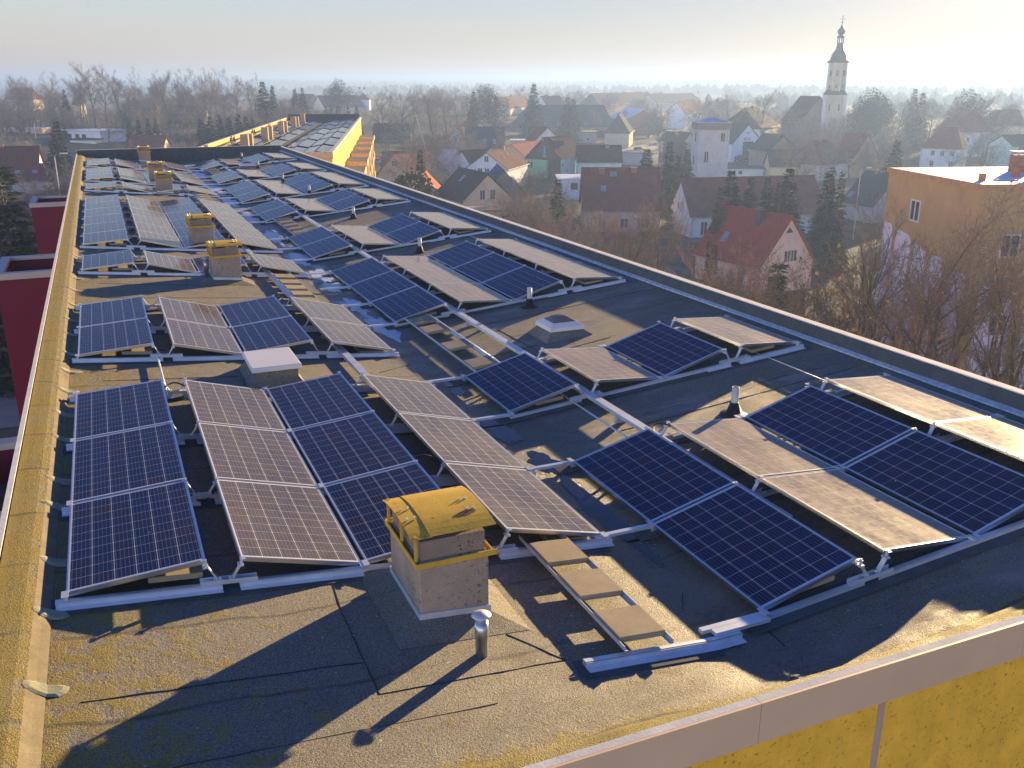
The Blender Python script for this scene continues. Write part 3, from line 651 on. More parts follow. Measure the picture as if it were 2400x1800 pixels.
# covered cable trays running along the building
def cable_tray(x, segs, dz, wd, label):
    t_ = thing('cable_tray', (x, segs[0][0], rz(x)), label, 'cable tray', 'covered cable trays along the roof')
    for a, c in segs:
        b = MB(); b.sbox(x - wd, x + wd, a, c, lambda q: rz(x) + dz, lambda q: rz(x) + dz + .05)
        b.build('tray_body', ALU_D, t_, True, bevel=.003)
    y = segs[0][0] + .5
    while y < segs[-1][1]:
        b = MB(); b.box(x - wd - .02, x + wd + .02, y, y + .06, rz(x) + .005, rz(x) + dz - .002); y += 2.6; b.build('tray_foot', ALU_D, t_, True)
cable_tray(3.68, [(4.9, 13.7), (13.72, 22.5), (22.52, 31.3), (31.32, 40.9)], .055, .055, 'long silver cable tray along the mossy side of the gutter')
cable_tray(6.12, [(-.6, 8.0), (8.02, 16.8), (16.82, 25.6), (25.62, 34.4), (34.42, 42.8)], .075, .055, 'long silver cable tray on the parapet side of the gutter')
def wire(name, pts, r0, mat_, label, cat, group=None):
    b = MB(); b.tube(pts, r0, 6); return tag(b.build(name, mat_, None, False, True), label, cat, group)
wire('conduit', [(5.89, .6, rz(5.89) + .05), (5.89, 4.6, rz(5.89) + .05)], .012, ALU, 'thin metal conduit beside the parapet-side cable tray', 'conduit')
wire('conduit', [(5.62, 5.2, rz(5.62) + .14), (5.62, 8.4, rz(5.62) + .14)], .012, ALU, 'thin metal conduit along the shaded slab tray behind the second block', 'conduit')
for k_, (x, ya, yb, lb) in enumerate([(1.02, 4.9, 6.95, 'thin rail joining the front two blocks on the mossy half'), (8.85, 1.6, 3.6, 'thin rod joining the front two blocks beside the long parapet'), (8.9, 13.4, 15.6, 'thin rod joining the third and fourth blocks beside the long parapet')]):
    wire('grounding_rod', [(x, ya, rz(x) + .07), (x, yb, rz(x) + .07)], .016 if k_ == 0 else .006, ALU, lb, 'rod')
# black cables sagging across the ridges
random.seed(8)
def cable(pts, label): wire('cable', pts, .010, BLACK, label, 'cable', 'black cables between the panels')
def arc(x0, x1, y, z0, z1, sag, dy=0.0): return [(x0 + (x1 - x0) * t, y + dy * math.sin(math.pi * t), z0 + (z1 - z0) * t + sag * math.sin(math.pi * t)) for t in [i / 8 for i in range(9)]]
cable(arc(1.0, 1.25, 4.9, .42, .40, .03, .1), 'black cable across the first ridge at the far end of the front block')
cable(arc(.99, 1.24, 1.72, .34, .34, -.06, -.1), 'black cable drooping across the first ridge of the front block')
cable(arc(1.0, 1.25, 6.95, .40, .38, -.04, .0), 'black cable across the first ridge at the near end of the second block')
cable(arc(3.2, 3.52, 1.9, .24, .2, .05, .0), 'black cable across the ridge by the gutter of the front block')
cable(arc(3.24, 3.6, 9.95, .24, .2, .05, .2), 'black cable at the far end of the second block by the gutter')
cable(arc(5.98, 6.30, 1.55, .22, .25, .03, .2), 'black cable by the nearest sunlit panel corner behind the front block')
cable(arc(8.28, 8.6, .1, .43, .36, .03, .1), 'black cable at the last ridge beside the long parapet')
cable(arc(8.28, 8.7, 1.65, .43, .42, .05, .1), 'black cable behind the front block at the last ridge')
cable(arc(5.98, 6.30, 13.55, .22, .25, .03, .2), 'black cable behind the third block on the parapet side')
# ------------------------------------------------------------------ land, haze, far woods
def sstep(t): t = max(0., min(1., t)); return t * t * (3 - 2 * t)
def gz(x, y): return GZ + 10.0 * sstep((y - x - 80) / 230)
def land_material():
    t = NT('winter_ground'); p = t.pos()
    c = t.mix(t.ramp(t.noise(p, .035, 5, .65), .4, .6), (.085, .082, .042), (.145, .115, .080))
    c = t.mix(t.ramp(t.noise(p, .12, 4, .6), .52, .68), c, (.21, .18, .145)); c = t.mix(t.ramp(t.noise(p, .9, 4, .7), .45, .75, 0, .6), c, (.042, .046, .020))
    return t.fin(c, .95, 0, .1)
LAND = land_material()
g = MB(); 
def grid_vals(lo, hi, step, far): return [-far, -far * .5, lo - 300] + [lo + step * i for i in range(int((hi - lo) / step) + 1)] + [hi + 300, hi + 900, hi + 2000, far]
gx = grid_vals(-160, 480, 20, 5200); gy = [-700, -250] + [-60 + 20 * i for i in range(30)] + [640, 900, 1500, 2500, 3800, 5200]
nv = {}
for i, x in enumerate(gx):
    for j, y in enumerate(gy): nv[i, j] = len(g.v); g.v.append((x, y, gz(x, y)))
for i in range(len(gx) - 1):
    for j in range(len(gy) - 1): g.f.append((nv[i, j], nv[i + 1, j], nv[i + 1, j + 1], nv[i, j + 1])); g.m.append(0)
tag(g.build('ground', LAND), None, None, None, 'structure')
def pol(az, D): a = R(az); return CAM.x + D * math.sin(a), CAM.y + D * math.cos(a)
def azu(u): return math.degrees(YAW + math.atan((u - 1200) / (FPX / math.cos(PITCH) - 0)))
# low ridges on the horizon
h = MB(); random.seed(21)
FOREST = plain('forest_hill', (.045, .050, .035), .95, 0, .4, .01, spec=.1)
for (D, ztop, seed, dep) in ((1750, -7, 1, 500), (2900, 2.5, 2, 900), (4300, 12, 3, 700)):
    n = 70; prev = None
    for i in range(n + 1):
        az = -28 + 100 * i / n; z = ztop + 7 * mnoise.noise(Vector((az * .07, seed * 9.1, 0))) * (D / 2900) + (6 * math.exp(-((az - 10) / 9) ** 2) if D > 4000 else 0)
        x0, y0 = pol(az, D - dep * .5); x1, y1 = pol(az, D); x2, y2 = pol(az, D + dep)
        row = [(x0, y0, GZ - .5), ((x0 + x1) / 2, (y0 + y1) / 2, GZ + (z - GZ) * .55), (x1, y1, z), (x2, y2, GZ - .5)]
        if prev:
            for a in range(3): h.poly([prev[a], row[a], row[a + 1], prev[a + 1]])
        prev = row
tag(h.build('hills', FOREST, None, False, True), None, None, None, 'structure')
def wood(name, recs, mat_):
    b = MB(); rnd = random.Random(4)
    for az, D, z0, hh, wd in recs:
        x, y = pol(az, D); k = 5; base = len(b.v); a0 = rnd.uniform(0, 6)
        conif = rnd.random() < .45
        for (f, r) in (((0, .5), (.35, .9), (.7, .45), (1, .04)) if conif else ((0, .35), (.4, 1), (.78, .8), (1, .25))):
            for q in range(k):
                a = a0 + 2 * math.pi * q / k; rr = wd * r * rnd.uniform(.65, 1.25); b.v.append((x + math.cos(a) * rr, y + math.sin(a) * rr, z0 + hh * f * rnd.uniform(.93, 1.05)))
        for l in range(3):
            for q in range(k): b.f.append((base + l * k + q, base + l * k + (q + 1) % k, base + (l + 1) * k + (q + 1) % k, base + (l + 1) * k + q)); b.m.append(0)
        b.f.append(tuple(base + 3 * k + q for q in range(k))); b.m.append(0)
    return tag(b.build(name, mat_), 'hazy wooded land far beyond the town up to the horizon', 'woods', None, 'stuff')
recs = []
for D, ztop, n, hh, sp in ((4230, 12, 1500, 12, 120), (2840, 2.5, 1300, 13, 160), (1690, -7, 1000, 12, 150), (1150, GZ, 800, 13, 220), (800, GZ, 420, 12, 150)):
    for i in range(n):
        az = random.uniform(-14, 60); d = D + random.gauss(0, sp * .4)
        z0 = (ztop + 7 * mnoise.noise(Vector((az * .07, {4230: 3, 2840: 2, 1690: 1}.get(D, 0) * 9.1, 0))) * ((D + 70) / 2900) + (6 * math.exp(-((az - 10) / 9) ** 2) if D > 4000 else 0) - 5) if D > 1500 else GZ
        if D < 1500 and mnoise.noise(Vector((az * .25, D * .01, 3))) < -.12: continue
        recs.append((az, d, z0, hh * random.uniform(.6, 1.15), hh * random.uniform(.28, .55)))
wood('far_woods', recs, plain('far_foliage', (.050, .048, .036), .95, 0, .4, .02, spec=.1))
# the winter air
hz_ = MB(); hz_.box(-5300, 5300, -800, 5300, -21.0, 33.0)
hm = bpy.data.materials.new('winter_haze'); hm.use_nodes = True; hn = hm.node_tree; hn.nodes.remove(hn.nodes['Principled BSDF'])
pv = hn.nodes.new('ShaderNodeVolumePrincipled'); pv.inputs['Color'].default_value = (.35, .52, .92, 1); pv.inputs['Density'].default_value = HAZE_D; pv.inputs['Anisotropy'].default_value = .34
hn.links.new(pv.outputs[0], hn.nodes['Material Output'].inputs['Volume'])
hz_o = tag(hz_.build('haze', hm), 'thin winter haze over the town', 'haze', None, 'stuff')

# ------------------------------------------------------------------ house kit
def tiles(key, col, row=.34, frost=0.0):
    col = sc(col, 1.3)
    if key in MATS: return MATS[key]
    t = NT(key); o = t.obj(); X, Y, Z = t.xyz(o)
    c = t.mix(t.ramp(t.noise(o, .9, 4, .6), .3, .7), sc(col, .78), sc(col, 1.2)); c = t.mix(t.ramp(t.noise(o, 6, 3, .7), .4, .7, 0, .5), c, sc(col, .6))
    sl_ = t.math('FRACT', t.math('DIVIDE', Z, row * .7)); c = t.mix(t.math('MULTIPLY', t.ramp(sl_, .18, .0), .55), c, sc(col, .35))
    if frost: c = t.mix(t.math('MULTIPLY', t.ramp(t.noise(o, .55, 4, .7), .5, .62), frost), c, (.45, .46, .50))
    hgt = t.math('ADD', sl_, t.math('MULTIPLY', t.math('SINE', t.math('MULTIPLY', X, 24.0)), .35)); t.bump(hgt, .6, .05)
    MATS[key] = t.fin(c, .92, 0, .06); return MATS[key]
def wallm(key, col, stain=.3):
    col = sc(col, 1.22)
    if key in MATS: return MATS[key]
    t = NT(key); p = t.obj(); st = t.n('ShaderNodeMapping'); st.inputs['Scale'].default_value = (1, 1, .25); t.l(p, st.inputs[0])
    c = t.mix(t.ramp(t.noise(p, .6, 4, .6), .3, .7), sc(col, .88), sc(col, 1.08)); c = t.mix(t.ramp(t.noise(st.outputs[0], 2.2, 4, .65), .5, .75, 0, stain), c, sc(col, .55))
    MATS[key] = t.fin(c, .9, 0, .2); return MATS[key]
PANE = plain('window_pane', (.045, .055, .070), .12, 0, .4, 1.5, spec=.6)
WFRAME = plain('window_frame', (.66, .66, .65), .5, 0, .05)
BRICK = plain('chimney_brick', (.30, .15, .085), .9, 0, .3, 4)
SNOW = plain('frosty_roof', (.62, .66, .74), .7, 0, .10, .5)
SKYL = plain('roof_window_glass', (.22, .27, .34), .12, 0, .3, 1, spec=.8)
T_RED = tiles('tiles_bright_red', (.27, .050, .042)); T_BROWN = tiles('tiles_brown', (.115, .050, .036)); T_OR = tiles('tiles_orange', (.33, .105, .060)); T_RB = tiles('tiles_redbrown', (.165, .058, .044))
T_SLATE = tiles('slate', (.034, .040, .055)); T_DK = tiles('tiles_dark', (.050, .036, .034)); T_GREY = tiles('tiles_grey', (.052, .052, .058)); T_DR = tiles('tiles_dark_red', (.10, .024, .022)); T_DRF = tiles('tiles_frosted', (.09, .026, .028), .34, .55)
def add_window(par, face, L, W, s, z, w_, h_, name='window'):
    """face: g0/g1 gables at -L/2,+L/2 ; s0/s1 long sides at -W/2,+W/2. s = distance along the face from its middle"""
    b = MB(); pn = MB(); t_, dp = .09, .05
    def M(a, d, zz):
        if face == 'g0': return (-L / 2 - d, -a, zz)
        if face == 'g1': return (L / 2 + d, a, zz)
        if face == 's0': return (a, -W / 2 - d, zz)
        return (-a, W / 2 + d, zz)
    def bx(mb, a0, a1, d0, d1, z0, z1):
        mb.hexa([M(a0, d1, z0), M(a1, d1, z0), M(a1, d0, z0), M(a0, d0, z0), M(a0, d1, z1), M(a1, d1, z1), M(a1, d0, z1), M(a0, d0, z1)])
    x0, x1, z0, z1 = s - w_ / 2, s + w_ / 2, z - h_ / 2, z + h_ / 2
    for q in ((x0 - t_, x0, z0 - t_, z1 + t_), (x1, x1 + t_, z0 - t_, z1 + t_), (x0, x1, z1, z1 + t_), (x0 - .06, x1 + .06, z0 - t_, z0), (s - .035, s + .035, z0, z1)): bx(b, q[0], q[1], .0, dp, q[2], q[3])
    bx(pn, x0, x1, -.02, .02, z0, z1)
    o = b.build(name, WFRAME, par); pn.build('pane', PANE, o); return o
def house(label, A, B, W, he, hr, wall, roof, cat='house', hip=(0, 0), base=None, wins=(), sky_=(), chim=(), over=.35, gable=None, L_add=0.0, name='house', group='houses of the town'):
    """A, B: ridge ends (world). he / hr: eave and ridge heights above the base"""
    A, B = Vector(A), Vector(B); mid = (A + B) / 2; dv = (B - A); dv.z = 0; L = dv.length + L_add; ang = math.atan2(dv.y, dv.x)
    if L_add: mid = A + dv.normalized() * (L / 2)
    z0 = base if base is not None else gz(mid.x, mid.y) - .2
    he += 0; EZ, RZ_ = he - z0, hr - z0
    t = thing(name, (mid.x, mid.y, z0), label, cat, group, ang)
    Lh = [L / 2 + hip[0], L / 2 + hip[1]]; x0, x1 = -Lh[0], Lh[1]; hw = W / 2
    b = MB()
    b.poly([(x0, -hw, 0), (x1, -hw, 0), (x1, -hw, EZ), (x0, -hw, EZ)]); b.poly([(x1, hw, 0), (x0, hw, 0), (x0, hw, EZ), (x1, hw, EZ)])
    for xx, sgn, hp in ((x0, 1, hip[0]), (x1, -1, hip[1])):
        pts = [(xx, hw * sgn, 0), (xx, -hw * sgn, 0), (xx, -hw * sgn, EZ)] + ([(xx, 0, RZ_ - .02)] if hp == 0 else []) + [(xx, hw * sgn, EZ)]
        b.poly(pts, 1 if (gable and hp == 0) else 0)
    b.build('wall', [wall, gable or wall], t)
    sl_ = (RZ_ - EZ) / hw; th = .16; b = MB(); ez = EZ - over * sl_
    r0, r1 = -L / 2 - (over if hip[0] == 0 else 0), L / 2 + (over if hip[1] == 0 else 0); e0 = x0 - over; e1 = x1 + over
    for s_ in (-1, 1):
        q = [(e0, s_ * (hw + over), ez), (e1, s_ * (hw + over), ez), (r1, 0, RZ_), (r0, 0, RZ_)]
        p_ = [(x, y, z + .02) for x, y, z in q] + [(x, y, z + .02 + th) for x, y, z in q]
        if s_ > 0: p_ = [p_[i] for i in (1, 0, 3, 2, 5, 4, 7, 6)]
        b.hexa(p_)
    for xx, rr, hp, s_ in ((e0, r0, hip[0], -1), (e1, r1, hip[1], 1)):
        if hp: 
            tri = [(xx, s_ * (hw + over), ez + .02 + th), (rr, 0, RZ_ + .02 + th), (xx, -s_ * (hw + over), ez + .02 + th)]
            b.poly(tri if s_ > 0 else tri); b.poly([(xx, hw + over, ez + .02), (xx, -hw - over, ez + .02), (xx, -hw - over, ez + .02 + th), (xx, hw + over, ez + .02 + th)])
    ro = b.build('roof', roof, t)
    for s_ in (-1, 1):
        b = MB(); b.tube([(e0, s_ * (hw + over + .07), ez + .02), (e1, s_ * (hw + over + .07), ez + .02)], .075, 6); b.build('gutter', STEEL, ro)
        b = MB(); b.tube([(e0 + .5, s_ * (hw + over + .07), ez), (e0 + .5, s_ * (hw + .06), ez - .5), (e0 + .5, s_ * (hw + .06), .1)], .05, 5); b.build('downpipe', STEEL, t)
    b = MB(); b.tube([(r0, 0, RZ_ + th + .02), (r1, 0, RZ_ + th + .02)], .13, 6); b.build('ridge', roof, ro)
    for (cx, cy_, cw, ch_) in chim:
        zc = RZ_ - abs(cy_) * sl_; b = MB(); b.box(cx - cw / 2, cx + cw / 2, cy_ - cw / 2, cy_ + cw / 2, zc - .6, zc + ch_); b.box(cx - cw / 2 - .05, cx + cw / 2 + .05, cy_ - cw / 2 - .05, cy_ + cw / 2 + .05, zc + ch_, zc + ch_ + .12)
        b.build('chimney', BRICK, ro)
    for (sx_, f, sw, sh) in sky_:                # f: signed fraction down the slope (sign = side)
        s_ = 1 if f > 0 else -1; ff = abs(f); nrm = Vector((0, s_ * sl_, 1)).normalized(); dn = Vector((0, s_, -sl_)).normalized()
        c_ = Vector((sx_, s_ * ff * hw, RZ_ - ff * hw * sl_ + .18)) + nrm * .05; ux = Vector((1, 0, 0))
        for k_, (mb_nm, mt, a, c2, lift) in enumerate((('roof_window', STEEL, sw / 2 + .07, sh / 2 + .07, 0), ('glass', SKYL, sw / 2, sh / 2, .03))):
            b = MB(); q = [c_ + nrm * lift + ux * i * a + dn * j * c2 for i, j in ((-1, -1), (1, -1), (1, 1), (-1, 1))]
            b.hexa([p - nrm * .06 for p in q] + [p + nrm * .03 for p in q])
            if k_ == 0: par_ = b.build(mb_nm, mt, ro)
            else: b.build(mb_nm, mt, par_)
    LL = (x1 - x0)
    for (face, s, z, w_, h_) in wins: add_window(t, face, LL if face[0] == 'g' else LL, W, s, z, w_, h_)
    return t
def row(face, xs, z, w_=1.0, h_=1.3): return [(face, x, z, w_, h_) for x in xs]
# ------------------------------------------------------------------ the town: houses
W_WHITE = wallm('wall_white', (.60, .60, .62)); W_CREAM = wallm('wall_cream', (.58, .50, .36)); W_PINK = wallm('wall_pinkish', (.50, .36, .30)); W_ROSE = wallm('wall_rose', (.56, .40, .45))
W_TAN = wallm('wall_tan', (.46, .32, .19)); W_GREEN = wallm('wall_green', (.20, .46, .20)); W_PALEG = wallm('wall_pale_green', (.48, .58, .54)); W_TURQ = wallm('wall_turquoise', (.42, .56, .56))
W_BRICK = wallm('wall_brick', (.36, .155, .115), .5); W_GREY = wallm('wall_grey', (.30, .30, .31), .5); W_DARK = wallm('wall_dark_cladding', (.055, .045, .042)); W_ORANGE = wallm('wall_orange', (.52, .25, .14)); W_YEL = wallm('wall_yellow', (.55, .47, .22)); W_LIME = wallm('wall_lime', (.42, .50, .22)); W_BEIGE = wallm('wall_beige', (.44, .37, .28))
W_STONE = wallm('wall_roughcast', (.25, .20, .155), .5)
def rend(px, Z): return at(px[0], px[1], Z)
def lettering(par, text, size, loc, rot, mat_, ext=.02, squash=1.0):
    cu = bpy.data.curves.new('lettering', 'FONT'); cu.body = text; cu.size = size; cu.extrude = ext; cu.align_x = 'CENTER'
    tmp = bpy.data.objects.new('tmp', cu); C.objects.link(tmp); dg = bpy.context.evaluated_depsgraph_get(); dg.update()
    me = bpy.data.meshes.new_from_object(tmp.evaluated_get(dg)); C.objects.unlink(tmp); bpy.data.objects.remove(tmp)
    me.materials.clear(); me.materials.append(mat_); o = link('lettering', me, par, loc); o.rotation_euler = rot; o.scale = (squash, 1, 1); return o

h8 = house('large house with weathered red-brown roof, two roof windows and pinkish walls', rend((1367, 396), -9.5), rend((1541.6, 396.4), -9.5), 11.2, -15.4, -9.5, W_PINK, T_RB, gable=W_TAN,
      wins=row('s0', [-3.2, 0.4, 3.8], 1.6, 1.25, 1.5) + [('g0', -.6, 5.6, .35, 1.6)], sky_=[(-1.2, -.16, .9, .8), (-2.9, -.52, .7, 1.0)], chim=[(-3.1, -.5, .9, .6), (2.2, -.3, .9, .5)])
h10 = house('bright red tiled house with white gable and a tall dark chimney beyond the parapet', rend((1853.7, 510.3), -10.5), rend((1699, 484.5), -10.5), 8.2, -15.7, -10.5, wallm('wall_warm_white', (.62, .55, .46)), T_RED,
      wins=[('g0', 0, 4.3, 1.0, 1.25), ('g0', .9, 4.3, 1.0, 1.25), ('g0', -2.2, 1.6, 1.1, 1.2), ('s1', 2.6, 1.7, 1.0, 1.2), ('s1', -2.2, 1.7, 1.0, 1.2)], sky_=[(2.2, .62, .75, 1.2)])
ho = [c for c in h10.children if c.name.startswith('roof')][0]
for (lx, ly, hh, ww, mt) in ((-1.6, .9, 2.1, .75, plain('slate_clad', (.06, .062, .066), .5, 0, .2)), (1.3, -1.2, 1.9, .8, BRICK)):
    b = MB(); zc = 8.2 - abs(ly) * 1.27; b.box(lx - ww / 2, lx + ww / 2, ly - ww / 2, ly + ww / 2, zc - .6, zc + hh); b.box(lx - ww / 2 - .06, lx + ww / 2 + .06, ly - ww / 2 - .06, ly + ww / 2 + .06, zc + hh, zc + hh + .07)
    for s_ in (-1, 1): b.box(lx + s_ * .22 - .02, lx + s_ * .22 + .02, ly - .02, ly + .02, zc + hh + .07, zc + hh + .28)
    b.hexa([(lx - .36, ly - .3, zc + hh + .28), (lx + .36, ly - .3, zc + hh + .28), (lx + .36, ly + .3, zc + hh + .34), (lx - .36, ly + .3, zc + hh + .34), (lx - .36, ly - .3, zc + hh + .31), (lx + .36, ly - .3, zc + hh + .31), (lx + .36, ly + .3, zc + hh + .37), (lx - .36, ly + .3, zc + hh + .37)])
    b.build('chimney', mt, ho)
b = MB(); Lg = (rend((1853.7, 510.3), -10.5) - rend((1699, 484.5), -10.5)).length / 2
b.prism([(0, -.55, 7.0), (0, .55, 7.0), (0, 0, 7.62)], (-Lg - .03, 0, 0), (-Lg + .02, 0, 0)); b.build('triangle_window', PANE, h10)
house('long low house with brown-red roof and white gable behind the spruces', rend((1599, 421), -10.5), rend((1905, 414), -10.5), 9.0, -15.5, -10.5, W_WHITE, tiles('tiles_plum', (.16, .062, .052)),
      wins=[('g0', -.8, 4.6, .8, 1.2), ('g0', .9, 4.6, .8, 1.2), ('s0', -9.2, 1.6, 1.0, 2.0), ('s0', -5, 1.8, 1.1, 1.2)])
house('house with dark slate roof and cream gable with two blue-framed windows', rend((1142.6, 409.5), -10.5), rend((1076.5, 395), -10.5), 9.2, -14.7, -10.5, W_CREAM, T_SLATE, sky_=[(1.2, .33, .7, 1.2)],
      wins=[('g0', -.95, 5.4, .85, 1.5), ('g0', .9, 5.4, .85, 1.5), ('g0', 3.2, 3.2, .8, .6)] + row('s1', [-5, -3, -1, 1, 3, 5], 2.5, .7, .7))
house('white gabled house with a long brown roof and small attic window', rend((1140, 358), -10.5), rend((1180.5, 349), -10.5), 9.3, -13.9, -10.5, W_WHITE, T_BROWN, sky_=[(2.5, -.25, .5, 1.1), (-2.5, -.4, .5, .9)], chim=[(3.5, -.2, .6, .8)],
      wins=[('g0', 0, 6.9, .9, 1.2), ('g0', -1.5, 4.1, 1.0, 1.5), ('g0', .1, 4.1, 1.0, 1.5), ('g0', -3, 4.1, 1.0, .9), ('g0', 2.0, 4.1, 1.0, 1.5)], L_add=4)
house('tan house with orange tiled roof and a tall cypress in front', rend((921, 365), -11), rend((1008, 356), -11), 8.6, -14.9, -11, W_TAN, T_OR, wins=[('g0', .4, 5.2, 1.5, 1.2), ('s0', 2.5, 1.9, 1.6, 1.4), ('s0', -1.5, 1.9, 1.2, 1.4)], chim=[(-1, .8, .5, .7)])
house('dark roofed house with orange walls behind the tan house', rend((899, 357), -11.2), rend((945, 357), -11.2), 7.2, -14, -11.2, W_ORANGE, T_BROWN, wins=[('s0', -2.5, 1.8, 1, 1.2)])
house('small white gabled house with orange roof and dormer by the parapet', rend((974.5, 417), -11.4), rend((999.8, 403.7), -11.4), 6.2, -14.6, -11.4, W_WHITE, tiles('tiles_bright_orange', (.42, .15, .075)), chim=[(-2.6, .6, .4, .9)], wins=[('s0', 1.5, 2.5, .7, 1.1)])
h5 = house('house with dark clad gable over a bright green wall and pale turquoise side', rend((1275, 323.8), -9), rend((1333.8, 320), -9), 11.0, -13.6, -9, W_TURQ, T_BROWN, gable=W_DARK, sky_=[(-1.8, -.42, .5, 1.6), (-2.6, -.12, .5, .9)], chim=[(-4.9, .4, .5, .5)],
      wins=[('s0', -4.2, 3.6, .5, .9), ('s0', -1, 3.9, .4, 1.4), ('s0', -2.5, 2.2, .5, .9)])
L5 = (rend((1275, 323.8), -9) - rend((1333.8, 320), -9)).length / 2
b = MB(); b.box(-L5 - .45, -L5 - .02, -1.3, 5.5, .1, 4.75); b.build('green_wall', W_GREEN, h5); add_window(h5, 'g0', 2 * L5 + .9, 11, -4.1, 3.3, 1.9, 1.5)
b = MB(); b.box(-L5 - .95, -L5 - .02, -1.4, 5.6, 4.76, 4.98); b.build('lean_to_roof', T_SLATE, h5)
b = MB(); b.tube([(-L5 - .5, -1.75, 4.9), (-L5 - .5, -1.75, .4)], .13, 6); b.build('downpipe', plain('blue_pipe', (.12, .24, .45), .4, .2, .2), h5)
b = MB(); b.box(-L5 + 2.6, -L5 + 4.6, -2.6, -.9, 7.4, 9.3); b.build('dormer', T_SLATE, h5)
SIGN = plain('blue_sign', (.05, .28, .70), .5, 0, .05); b = MB()
prof_ = [(-.30, 0), (.30, 0), (.30, .75), (.12, 1.1), (.22, 1.5), (.12, 1.95), (-.12, 1.95), (-.22, 1.5), (-.12, 1.1), (-.30, .75)]
b.prism([(0, -a - .25, 6.2 + z) for a, z in prof_], (-L5 - .10, 0, 0), (-L5 - .03, 0, 0)); b.build('bottle_sign', SIGN, h5)
lettering(h5, 'FR', 1.0, (-L5 - .06, -.25, 5.25), (R(90), 0, R(-90)), plain('white_letters', (.66, .64, .68), .6, 0, .03))
house('long low brown roofed house with pale green walls', rend((1353.7, 342.4), -10.7), rend((1454, 342.4), -10.7), 7.6, -14.1, -10.7, W_PALEG, T_DK, wins=[('s0', -4, 2.4, .9, 1.2), ('s0', -1, 2.4, .8, 1.2)], chim=[(2, -.3, .9, .7)])
t = house('hip roofed white corner house with a sunlit narrow side', rend((1450, 268.6), -6.8), rend((1457, 266), -6.8), 8.5, -12.5, -6.8, W_BEIGE, T_GREY, hip=(4.4, 4.4), over=.5, wins=row('s0', [-4.2, -1.5], 5.0, .9, 1.3) + row('g1', [-2.5, 0, 2.5], 5.0, 1, 1.6) + row('g1', [-2.5, 0, 2.5], 1.9, 1, 2.0) + row('s0', [-1.5], 2.6, .9, 1.2), chim=[(.2, .2, .7, .9)])
house('tall brick gabled hall with frosty white roof', rend((1509, 256.9), -7.0), rend((1467.6, 254), -7.0), 15.5, -10.9, -7.0, W_BRICK, SNOW, wins=row('g0', [-3.5, 3.5], 2.0, 1.0, 1.4))
house('huge dark hipped barn roof over a brick wall', rend((1238, 247.8), -5.2), rend((1415, 246.9), -5.2), 21, -13.7, -5.2, wallm('wall_brick_pale', (.42, .22, .15), .5), tiles('slate_barn', (.030, .042, .055)), hip=(5.5, 1.5), over=.5, wins=row('s0', [-12, -6, 0, 6, 12], 2.2, 1.2, 1.4))
t = thing('factory_chimney', at(1342, 318, -16.5), 'short square brick chimney in front of the dark barn roof', 'chimney'); b = MB(); b.hexa([(-.75, -.75, -3), (.75, -.75, -3), (.75, .75, -3), (-.75, .75, -3), (-.6, -.6, 5.4), (.6, -.6, 5.4), (.6, .6, 5.4), (-.6, .6, 5.4)]); b.build('shaft', wallm('stack_brick', (.46, .24, .13)), t)
b = MB(); b.box(-.7, .7, -.7, .7, 5.4, 5.7); b.build('crown', BRICK, t)
house('long brown hipped roof at the back of the town', rend((1385, 219), -1.6), rend((1517, 219.5), -2.6), 13, -7.8, -1.8, W_BRICK, T_DK, hip=(2, 0), group='houses of the town')
house('long grey roofed school with cream walls and rows of windows', rend((1519, 220.5), -2.6), rend((1622, 221), -3.4), 12, -8.2, -2.8, W_CREAM, T_GREY, hip=(0, 4), wins=row('s0', [-13 + 3 * i for i in range(9)], 7.2, 1.1, 1.5) + row('s0', [-13 + 3 * i for i in range(9)], 4, 1.1, 1.5))
house('red roofed white house in front of the long school', rend((1585, 240), -5), rend((1640, 240), -5.6), 9, -9.6, -5.2, W_WHITE, T_RB, wins=row('s0', [-4, -1.3, 1.3, 4], 6.2, 1, 1.4) + row('s0', [-4, -1.3, 1.3, 4], 3, 1, 1.4))
h12 = house('pale gabled inn with dark lettering and dark ivy on its wall', rend((1754.5, 292), -8.0), rend((1720, 290), -8.0), 11.4, -13.4, -8.0, wallm('wall_bluish_white', (.58, .60, .66)), T_GREY, L_add=6)
L12 = ((rend((1754.5, 292), -8.0) - rend((1720, 290), -8.0)).length + 6) / 2
lettering(h12, 'KECKE', 1.25, (-L12 - .05, .1, 6.6), (R(90), 0, R(-90)), plain('dark_letters', (.09, .09, .11), .7, 0, .05), .03, .72)
b = MB(); random.seed(4); IVY = plain('ivy_leaf', (.040, .048, .036), .9, 0, .5, 2)
for i in range(2600):
    a = random.uniform(-1, 1); zz = random.random() ** .8; wv = 1.9 if zz > .35 else 3.0 + (1 if a > 0 else 0); y = a * wv - .3 + (.9 if zz < .3 else 0); z = zz * 6.1; s_ = random.uniform(.10, .22)
    n_ = Vector((-1, random.uniform(-.6, .6), random.uniform(-.3, .8))).normalized(); u1 = n_.orthogonal().normalized() * s_; u2 = n_.cross(u1); c_ = Vector((-L12 - random.uniform(.05, .35), y, z)); b.poly([c_ - u1, c_ + u2, c_ + u1, c_ - u2])
ivy = b.build('ivy', IVY, h12)
b = MB(); b.prism([(0, -.5, 8.6), (0, .5, 8.6), (0, 0, 9.15)], (-L12 - .04, 0, 0), (-L12 + .01, 0, 0)); b.build('triangle_window', PANE, h12)
house('big dark hipped roof with pale wall behind the inn', rend((1773, 251), -4.6), rend((1745, 254), -4.6), 15, -11, -4.6, W_CREAM, T_DK, hip=(6.5, 6), chim=[(-1.5, .4, .9, 1)], over=.5)
